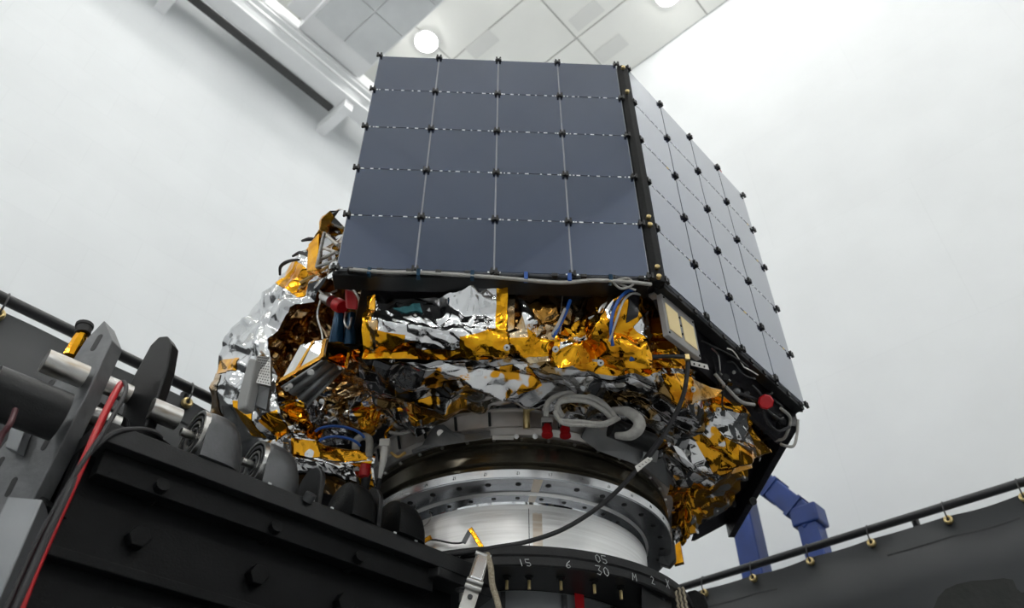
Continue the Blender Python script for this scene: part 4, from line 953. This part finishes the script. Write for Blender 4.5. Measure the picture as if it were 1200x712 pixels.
# vertical plates and rounded lug at the right end of the ring
MB().prism([PC(752, 684, 0.83), PC(786, 692, 0.83), PC(788, 730, 0.83), PC(752, 730, 0.83)], (0.02, 0.25, 0.0)).build('end_plate', 'black_satin', sr, 0, 0.004)
q = P(773, 704, 3.40)
bo = MB().spin(q, -nrm(q), [(0.024, -0.02), (0.024, 0.012), (0.016, 0.018), (0.0, 0.018)], 10).build('end_bolt', 'charcoal', sr, 20)
MB().prism([P(800, 700, 3.7), P(806, 692, 3.7), P(815, 690, 3.7), P(826, 696, 3.7), P(830, 708, 3.7), P(831, 735, 3.7), P(798, 735, 3.7)], (0.02, 0.12, 0.0)).build('rounded_lug', 'black', sr, 0, 0.008)
# pedestal that carries the ring
pdl = empty('ring_pedestal', (RX, RY, FLOOR), 'grey cylindrical pedestal standing below the black support ring', 'pedestal')
MB().lathe([(0.50, 1.298), (0.60, 1.298), (0.60, 0.3), (0.60, FLOOR+0.1), (0.95, FLOOR+0.1), (0.95, FLOOR), (0.50, FLOOR)], 96).build('drum', 'hose', pdl, 30)
for a_ in (-25, -5, 20, 45):
    MB().lathe([(0.60, 1.29), (0.612, 1.29), (0.612, 0.2), (0.60, 0.2)], 2, a_-1, a_+1).build('drum_rib', 'charcoal', pdl, 0)
q = PC(678, 702, 0.615); rs = MB().prism([PC(673, 690, 0.62), PC(684, 690, 0.62), PC(686, 740, 0.62), PC(676, 740, 0.62)], (0, 0.004, 0)).build('warning_tag', 'red', None, 0)
tag(rs, 'red fabric streamer hanging below the black support ring', 'streamer')

# ------------------------------------------------------------------ black beam coming in from the left
BD = nrm([math.cos(math.radians(44.3)), math.sin(math.radians(44.3)), 0]); BN = np.array([BD[1], -BD[0], 0])   # BN: towards the camera side
b0 = PZ(165, 507, 1.297)
def B(s_, t_, z): return np.array([b0[0], b0[1], 0])+BD*s_+BN*t_+np.array([0, 0, z-0.103])
bm_ = empty('lifting_beam', B(0.6, -0.15, 0.70), 'long black painted steel beam running from the lower left to the ring', 'beam')
S0, S1 = -0.12, 1.46
def bbox(name, s0, s1, t0_, t1_, z0, z1, m_='black', parent=None, bev=0.003):
    return MB().box(B((s0+s1)/2, (t0_+t1_)/2, (z0+z1)/2), BD, BN, (0, 0, 1), (s1-s0)/2, (t1_-t0_)/2, (z1-z0)/2).build(name, m_, parent or bm_, 0, bev)
bbox('top_plate', S0, S1, -0.42, 0.0, 1.335, 1.40, 'black_satin')
bbox('upper_angle', S0+0.05, S1-0.25, -0.10, -0.04, 1.25, 1.335)
bbox('web', S0, S1-0.1, -0.16, -0.11, 0.70, 1.335)
bbox('lower_flange', S0, S1-0.3, -0.22, -0.06, 1.00, 1.03)
bbox('lower_channel', 0.12, S1-0.45, -0.12, -0.09, 0.80, 0.93)
bbox('bottom_flange', S0, S1-0.3, -0.24, -0.02, 0.66, 0.70)
bbox('rear_web', S0, S1-0.2, -0.40, -0.36, 0.70, 1.335)
for s_ in (0.12, 0.52, 0.86):
    MB().cyl(B(s_, -0.11, 1.13), B(s_, -0.07, 1.13), 0.035, n=6).build('bolt_head', 'black', bm_, 0, 0.003)
    MB().cyl(B(s_, -0.11, 1.26), B(s_, -0.02, 1.28), 0.022, n=12).build('bolt_head', 'black', bm_, 0)
for s_, z_ in ((0.98, 1.336), (1.10, 1.336), (1.22, 1.336)):
    q = B(s_, -0.06, z_)
for (u, v) in ((474, 703), (503, 693), (541, 690)):
    q = PZ(u, v, 1.195)
    st = MB().spin(q, (0, 0, -1), [(0.0, -0.04), (0.024, -0.04), (0.024, 0.006), (0.014, 0.007), (0.014, 0.016), (0.0, 0.016)], 12).build('under_bolt', 'charcoal', bm_)
    MB().cyl(q-np.array([0, 0, 0.014]), q-np.array([0, 0, 0.05]), 0.009, n=8).build('bolt_shank', 'steel', st)
for s_ in (0.45, 0.62, 0.70, 0.98, 1.08):
    MB().box(B(s_, 0.001, 1.399), BD, BN, (0, 0, 1), 0.006, 0.002, 0.003).build('paint_chip', 'chalk', bm_, 0)
MB().cyl(B(0.60, 0.0, 1.39), B(0.60, 0.02, 1.41), 0.02, n=12).build('guide_pin', 'charcoal', bm_)
MB().prism([B(1.2, 0.0, 1.30), B(1.5, -0.02, 1.30), B(1.62, -0.4, 1.30), B(1.0, -0.42, 1.30)], (0, 0, 0.04)).build('end_plate', 'black_satin', bm_, 0, 0.004)
def slice_poly(s_, t_, w_, h_, z0, n_=18):                # bread-slice outline across the beam
    pts_ = [B(s_, t_-w_/2, z0), B(s_, t_+w_/2, z0)]
    for k in range(n_+1):
        a_ = math.pi*k/n_; pts_.append(B(s_, t_+w_/2*math.cos(a_), z0+h_-w_*0.5+w_*0.5*math.sin(a_)))
    return pts_
def roller(u, v, w_, h_, dep, rings, col):
    q = PZ(u, v, 1.297); s_ = float((q-b0)@BD); t_ = float((q-b0)@BN)
    if dep < 0.05: ob = MB().prism(slice_poly(s_, t_, w_, h_, 1.402), BD*dep).build('guide_fin', col, bm_, 40, 0.004)
    else:
        lo = MB(); rows_ = []; tt = (0, .06, .2, .45, .65, .8, .92, 1.0); hh_ = (.93, .98, 1, 1, .96, .86, .68, .45)
        for t2, k2 in zip(tt, hh_): rows_.append(slice_poly(s_+dep*t2, t_, w_*(0.55+0.45*k2), h_*k2, 1.402))
        n2_ = len(rows_[0]); vv2 = [p for r2 in rows_ for p in r2]
        ff = [(i*n2_+j, i*n2_+(j+1) % n2_, (i+1)*n2_+(j+1) % n2_, (i+1)*n2_+j) for i in range(len(rows_)-1) for j in range(n2_)]
        ff += [tuple(range(n2_-1, -1, -1)), tuple(range((len(rows_)-1)*n2_, len(rows_)*n2_))]
        ob = lo.add(vv2, ff).build('roller_guard' if rings else 'guide_fin', col, bm_, 50)
    if rings:
        zc = 1.402+h_-w_*0.5; cc_ = B(s_, t_, zc)
        for i, r_ in enumerate((0.46, 0.36, 0.26, 0.16)):
            MB().spin(cc_-BD*0.001*i, -BD, [(w_*r_-0.006, -0.01), (w_*r_-0.006, 0.012-0.002*i), (w_*r_+0.004, 0.012-0.002*i), (w_*r_+0.004, -0.01)], 28).build('groove_ring', ('steel', 'charcoal', 'steel', 'charcoal')[i], ob)
        MB().cyl(cc_, cc_-BD*0.05, 0.014, n=12).build('axle', 'steel', ob)
    return ob
roller(218, 545, 0.19, 0.20, 0.15, True, 'charcoal')
roller(290, 578, 0.19, 0.20, 0.15, True, 'charcoal')
roller(355, 602, 0.17, 0.18, 0.02, False, 'black_satin')
roller(395, 612, 0.19, 0.16, 0.12, False, 'black')
roller(425, 625, 0.17, 0.18, 0.02, False, 'black_satin')
roller(450, 632, 0.19, 0.16, 0.14, False, 'black')

# ------------------------------------------------------------------ trunnion bracket at the left end of the beam
tb_ = empty('trunnion_bracket', [P(40, 520, 2.1)[0], 2.1, FLOOR], 'dark slotted steel plates with pipe pins at the lower left edge', 'bracket')
TY = 2.05
wv = nrm([math.cos(math.radians(-14)), math.sin(math.radians(-14)), 0]); tn = np.array([-wv[1]*-1, 0, 0])
pnrm = np.array([wv[1], -wv[0], 0]); pnrm = pnrm if pnrm[1] < 0 else -pnrm     # towards the camera
pc = P(70, 490, TY)
def onplate(u, v, off=0.0):
    r_ = ray(u, v); return r_*float((pc+pnrm*off)@pnrm)/float(r_@pnrm)
outl = [(122, 375), (131, 398), (103, 458), (72, 520), (30, 600), (-10, 628), (-40, 620), (-28, 560), (28, 490), (78, 432), (100, 398)]
tp = MB().prism([onplate(*q) for q in outl], -pnrm*0.06).build('slotted_plate', 'plate_grey', tb_, 0, 0.004)
def slot(u0, v0, u1, v1, r_):
    a_, b_ = onplate(u0, v0, 0.001), onplate(u1, v1, 0.001); dd = nrm(b_-a_); sd = nrm(np.cross(dd, pnrm)); pts_ = []
    for k in range(9): t = math.pi*k/8; pts_.append(b_+r_*(sd*math.cos(t)+dd*math.sin(t)))
    for k in range(9): t = math.pi+math.pi*k/8; pts_.append(a_+r_*(sd*math.cos(t)+dd*math.sin(t)))
    MB().prism(pts_, -pnrm*0.002).build('slot', 'hole', tp, 0)
slot(109, 408, 117, 394, 0.010); slot(51, 524, 60, 508, 0.010); slot(9, 578, 17, 562, 0.010); slot(60, 448, 54, 456, 0.012)
slot(-4, 548, 2, 538, 0.010)
def pipe(u0, v0, length, r_, m_, name='pipe_pin', y_=TY-0.02, hollow=False, n=24):
    a_ = P(u0, v0, y_); ob = MB()
    x, y, dd = frame(BD)
    ob.spin(a_, BD, [(0.0, 0.0 if not hollow else 0.03), (r_*0.78, 0.0 if not hollow else 0.03), (r_*0.78, 0), (r_, 0.0), (r_, length), (0.0, length)], n)
    return ob.build(name, m_, tb_, 35)
pipe(52, 422, 0.125, 0.038, 'worn_steel', y_=1.93)
pipe(-14, 456, 0.205, 0.075, 'black_satin', 'main_tube', 1.84, True, 32)
q = onplate(66, 482, 0.0)
pipe(118, 448, 0.10, 0.032, 'worn_steel', y_=2.14)
pipe(176, 478, 0.10, 0.038, 'worn_steel', y_=2.2)
pipe(103, 484, 0.10, 0.03, 'steel', y_=2.13)
fin = [(150, 452), (176, 404), (186, 394), (196, 393), (201, 402), (196, 430), (183, 470), (168, 505), (138, 505)]
fc = P(170, 450, 2.22)
MB().prism([ray(u, v)*float(fc@pnrm)/float(ray(u, v)@pnrm) for u, v in fin], -pnrm*0.05).build('guide_fin', 'black_satin', tb_, 0, 0.006)
MB().prism([P(140, 500, 2.2), P(176, 502, 2.2), P(200, 520, 2.26), P(150, 520, 2.2)], (0.0, 0.1, -0.02)).build('fin_base', 'black', tb_, 0, 0.004)
# grey post and clamp below the plate
pz = P(22, 640, 2.0)
MB().box([pz[0]-0.02, pz[1], (pz[2]+0.12+FLOOR)/2], (1, 0.2, 0), (-0.2, 1, 0), (0, 0, 1), 0.045, 0.045, (pz[2]+0.12-FLOOR)/2).build('post', 'hose', tb_, 0, 0.005)
MB().prism([onplate(2, 606, 0.02), onplate(50, 580, 0.02), onplate(56, 592, 0.02), onplate(6, 620, 0.02)], -pnrm*0.12).build('clamp_bar', 'black', tb_, 0, 0.004)
MB().prism([onplate(14, 530, 0.004), onplate(22, 498, 0.004), onplate(38, 506, 0.004), onplate(28, 535, 0.004)], pnrm*0.03).build('lug', 'hose', tb_, 0, 0.003)
# dark box between plate and beam
MB().prism([P(72, 525, 2.17), P(118, 470, 2.2), P(150, 490, 2.2), P(150, 520, 2.2), P(60, 640, 2.17)], (0.0, 0.1, 0.0)).build('inner_block', 'black', tb_, 0, 0.004)
# bolt wrapped in gold tape above the plate
kb = P(93, 400, 2.14); kt = P(99, 386, 2.14)
tbk = MB().tube([P(82, 418, 2.14), P(93, 398, 2.14), P(97, 390, 2.14)], [0.026, 0.024, 0.018], 9).build('taped_shank', 'gold', tb_, 20)
MB().spin(P(97, 390, 2.14), nrm(P(100, 378, 2.14)-P(97, 390, 2.14)), [(0.0, -0.005), (0.026, -0.005), (0.026, 0.024), (0.030, 0.026), (0.030, 0.038), (0.022, 0.044), (0.0, 0.044)], 14).build('black_knob', 'rubber', tbk)
# cables that hang past the bracket
cy = 1.92
o = MB().tube([P(143, 449, 2.12), P(138, 455, 2.05), P(120, 490, 1.98), P(96, 545, 1.92), P(62, 620, 1.88), P(40, 670, 1.86), P(18, 725, 1.84), P(-4, 770, 1.83)], 0.011, 10, 8).build('power_cable', 'red', None)
tag(o, 'red cable drooping past the slotted plates at left', 'cable')
o = MB().tube([P(140, 450, 2.11), P(146, 448, 2.08), P(146, 462, 2.02), P(122, 505, 1.94), P(90, 552, 1.90), P(62, 600, 1.88), P(36, 650, 1.86), P(8, 712, 1.84), P(-14, 760, 1.83)], 0.007, 8, 8).build('power_cable', 'rubber', None)
tag(o, 'thin black cable running beside the red cable', 'cable')
o = MB().tube([P(188, 512, 2.20), P(180, 506, 2.14), P(160, 503, 2.06), P(132, 508, 2.0), P(100, 536, 1.94), P(78, 580, 1.88), P(50, 640, 1.85), P(28, 690, 1.83), P(10, 730, 1.82)], 0.009, 8, 8).build('power_cable', 'rubber', None)
tag(o, 'black cable arching over the left end of the black beam', 'cable')
for k in range(3):
    pass
o = MB().tube([P(-6, 530, 1.8), P(2, 510, 1.8), P(12, 496, 1.8), P(18, 480, 1.84)], 0.008, 8, 6).build('hose', 'bundle', None)
M['maroon'] = mat('maroon_hose', lin(70, 22, 30), 0.5, bump=0.1)
o.data.materials[0] = M['maroon']; tag(o, 'dark maroon hose curving beneath the thick black tube', 'hose')

# ------------------------------------------------------------------ long black cable with its white tag
cab = empty('test_cable', P(760, 535, 2.9), 'long black cable with a white tag curving down from the satellite to the black ring', 'cable')
cpth = [P(806, 424, 2.62), P(805, 440, 2.64), P(800, 465, 2.70), P(788, 492, 2.76), P(772, 518, 2.82), P(750, 546, 2.90), P(720, 578, 2.96), P(690, 602, 3.0), P(655, 622, 3.02), P(615, 635, 3.04), P(580, 641, 3.05), P(540, 648, 3.06), P(500, 652, 3.1)]
MB().tube(cpth, 0.0095, 10, 8).build('cable', 'rubber', cab)
MB().tube([P(757, 538, 2.86), P(775, 514, 2.79)], 0.013, 10).build('thick_sleeve', 'rubber', cab)
tg_ = MB().prism([P(744, 546, 2.84), P(762, 533, 2.84), P(765, 538, 2.85), P(747, 553, 2.85)], nrm(ray(752, 541))*0.006).build('white_tag', 'white_plastic', cab, 0, 0.001)
for t in (0.2, 0.4, 0.6, 0.8):
    a_ = P(744+18*t+1, 546-13*t+2.5, 2.838); b_ = P(744+18*t+3, 546-13*t+3.5, 2.838); MB().tube([a_, b_], 0.0015, 4).build('print_line', 'ink', tg_, 0)
MB().box(P(805, 419, 2.61), (1, 0, 0), (0, 1, 0), (0, 0, 1), 0.010, 0.010, 0.014).build('cable_plug', 'brass', cab, 0, 0.002)
MB().tube([P(803, 418, 2.61), P(785, 417, 2.58), P(765, 418, 2.55), P(750, 420, 2.54), P(738, 420, 2.53)], 0.009, 8, 6).build('cable', 'rubber', cab)
MB().tube([P(752, 420, 2.535), P(738, 420, 2.525)], 0.011, 8).build('blue_sleeve', 'bluecable', cab)
lt = MB().prism([P(809, 422, 2.70), P(829, 427, 2.74), P(831, 433, 2.75), P(810, 428, 2.71)], nrm(ray(820, 427))*0.004).build('white_tag', 'white_plastic', cab, 0, 0.001)
for t in (0.15, 0.5, 0.85):
    MB().box(P(811+17*t, 425.5+4.5*t, 2.695+0.04*t), (1, 0, 0), (0, 1, 0), (0, 0, 1), 0.003, 0.002, 0.004).build('print_line', 'ink', lt, 0)

# ------------------------------------------------------------------ straps hanging in front of the black ring
gs_ = empty('buckle_strap', P(560, 660, 2.95), 'silver ratchet strap with buckle hanging over the black ring', 'strap')
sA, sB = P(567, 648, 2.98), P(541, 730, 2.86)
x, y, dd = frame(sB-sA, -nrm(ray(555, 690))); fr = x, y, dd
def onS(t, k=0.0): return sA+(sB-sA)*t+y*k
MB().box(onS(0.5), x, y, dd, 0.028, 0.004, np.linalg.norm(sB-sA)/2).build('metal_band', 'steel', gs_, 0, 0.002)
MB().box(onS(0.24, 0.010), x, y, dd, 0.024, 0.008, 0.065).build('buckle_lever', 'rim', gs_, 0, 0.007)
for t in (0.06, 0.46, 0.54):
    MB().cyl(onS(t, 0.012)-x*0.032, onS(t, 0.012)+x*0.032, 0.010, n=12).build('buckle_bar', 'steel', gs_)
MB().spin(onS(0.66, 0.004), y, [(0.010, 0.0), (0.010, 0.006), (0.0, 0.008)], 10).build('rivet', 'charcoal', gs_)
o = MB().tube([P(571, 649, 2.97), P(575, 665, 2.95), P(577, 685, 2.93), P(583, 705, 2.9), P(588, 730, 2.88)], 0.012, 8, 6).build('braided_strap', 'braid', None)
tag(o, 'tan braided ground strap beside the silver buckle strap', 'strap')
for k in range(3):
    u = 791+k*4.6
    pts_ = []
    for i in range(13):
        t = i/12; pts_.append(P(u+8*t+(0.8 if i % 2 else -0.8), 689-0.6*k+42*t, 3.42-0.02*t))
    o = MB().tube(pts_, 0.0062, 7, 2).build('braided_strap', 'braid', None)
    tag(o, ('leftmost', 'middle', 'rightmost')[k]+' of three tan braided straps at the right end of the black ring', 'strap', 'three braided straps')

# ------------------------------------------------------------------ dark rounded thing of unclear kind, modelled as a covered cart
eq = empty('dark_mound', [P(1160, 700, 3.0)[0], 3.0, FLOOR], 'dark rounded thing of unclear kind at the lower right corner', 'equipment')
prof = [(1098, 716), (1104, 700), (1112, 690), (1124, 684), (1140, 680), (1158, 679), (1172, 677), (1182, 679), (1187, 690), (1192, 694), (1215, 693), (1225, 700), (1230, 716)]
v = []; nz = 8
tops = [P(u, vv_, 3.0) for u, vv_ in prof]
for p in tops:
    p = p.copy()
    for k in range(9):
        t = k/8; zz_ = p[2]-0.10*t*t
        v.append([p[0]+0.02*math.sin(9*t+p[0]*7), p[1]+0.55*t, zz_])
f = [(i*9+k, (i+1)*9+k, (i+1)*9+k+1, i*9+k+1) for i in range(len(tops)-1) for k in range(8)]
mb = MB().add(v, f)
base_z = tops[0][2]
for edge in ([i*9 for i in range(len(tops))], [i*9+8 for i in range(len(tops))], list(range(9)), [(len(tops)-1)*9+k for k in range(9)]):
    vs = [v[i] for i in edge]; mb.add(vs+[[p[0], p[1], FLOOR+0.25] for p in vs], [(i, i+1, len(vs)+i+1, len(vs)+i) for i in range(len(vs)-1)])
mb.build('mound_cover', 'bundle', eq, 60)
for sx in (0.1, 0.9):
    for sy in (0.08, 0.47):
        q = tops[0]*(1-sx)+tops[-1]*sx
        MB().cyl((q[0], q[1]+sy, FLOOR), (q[0], q[1]+sy, FLOOR+0.3), 0.05, n=12).build('leg', 'rubber', eq)
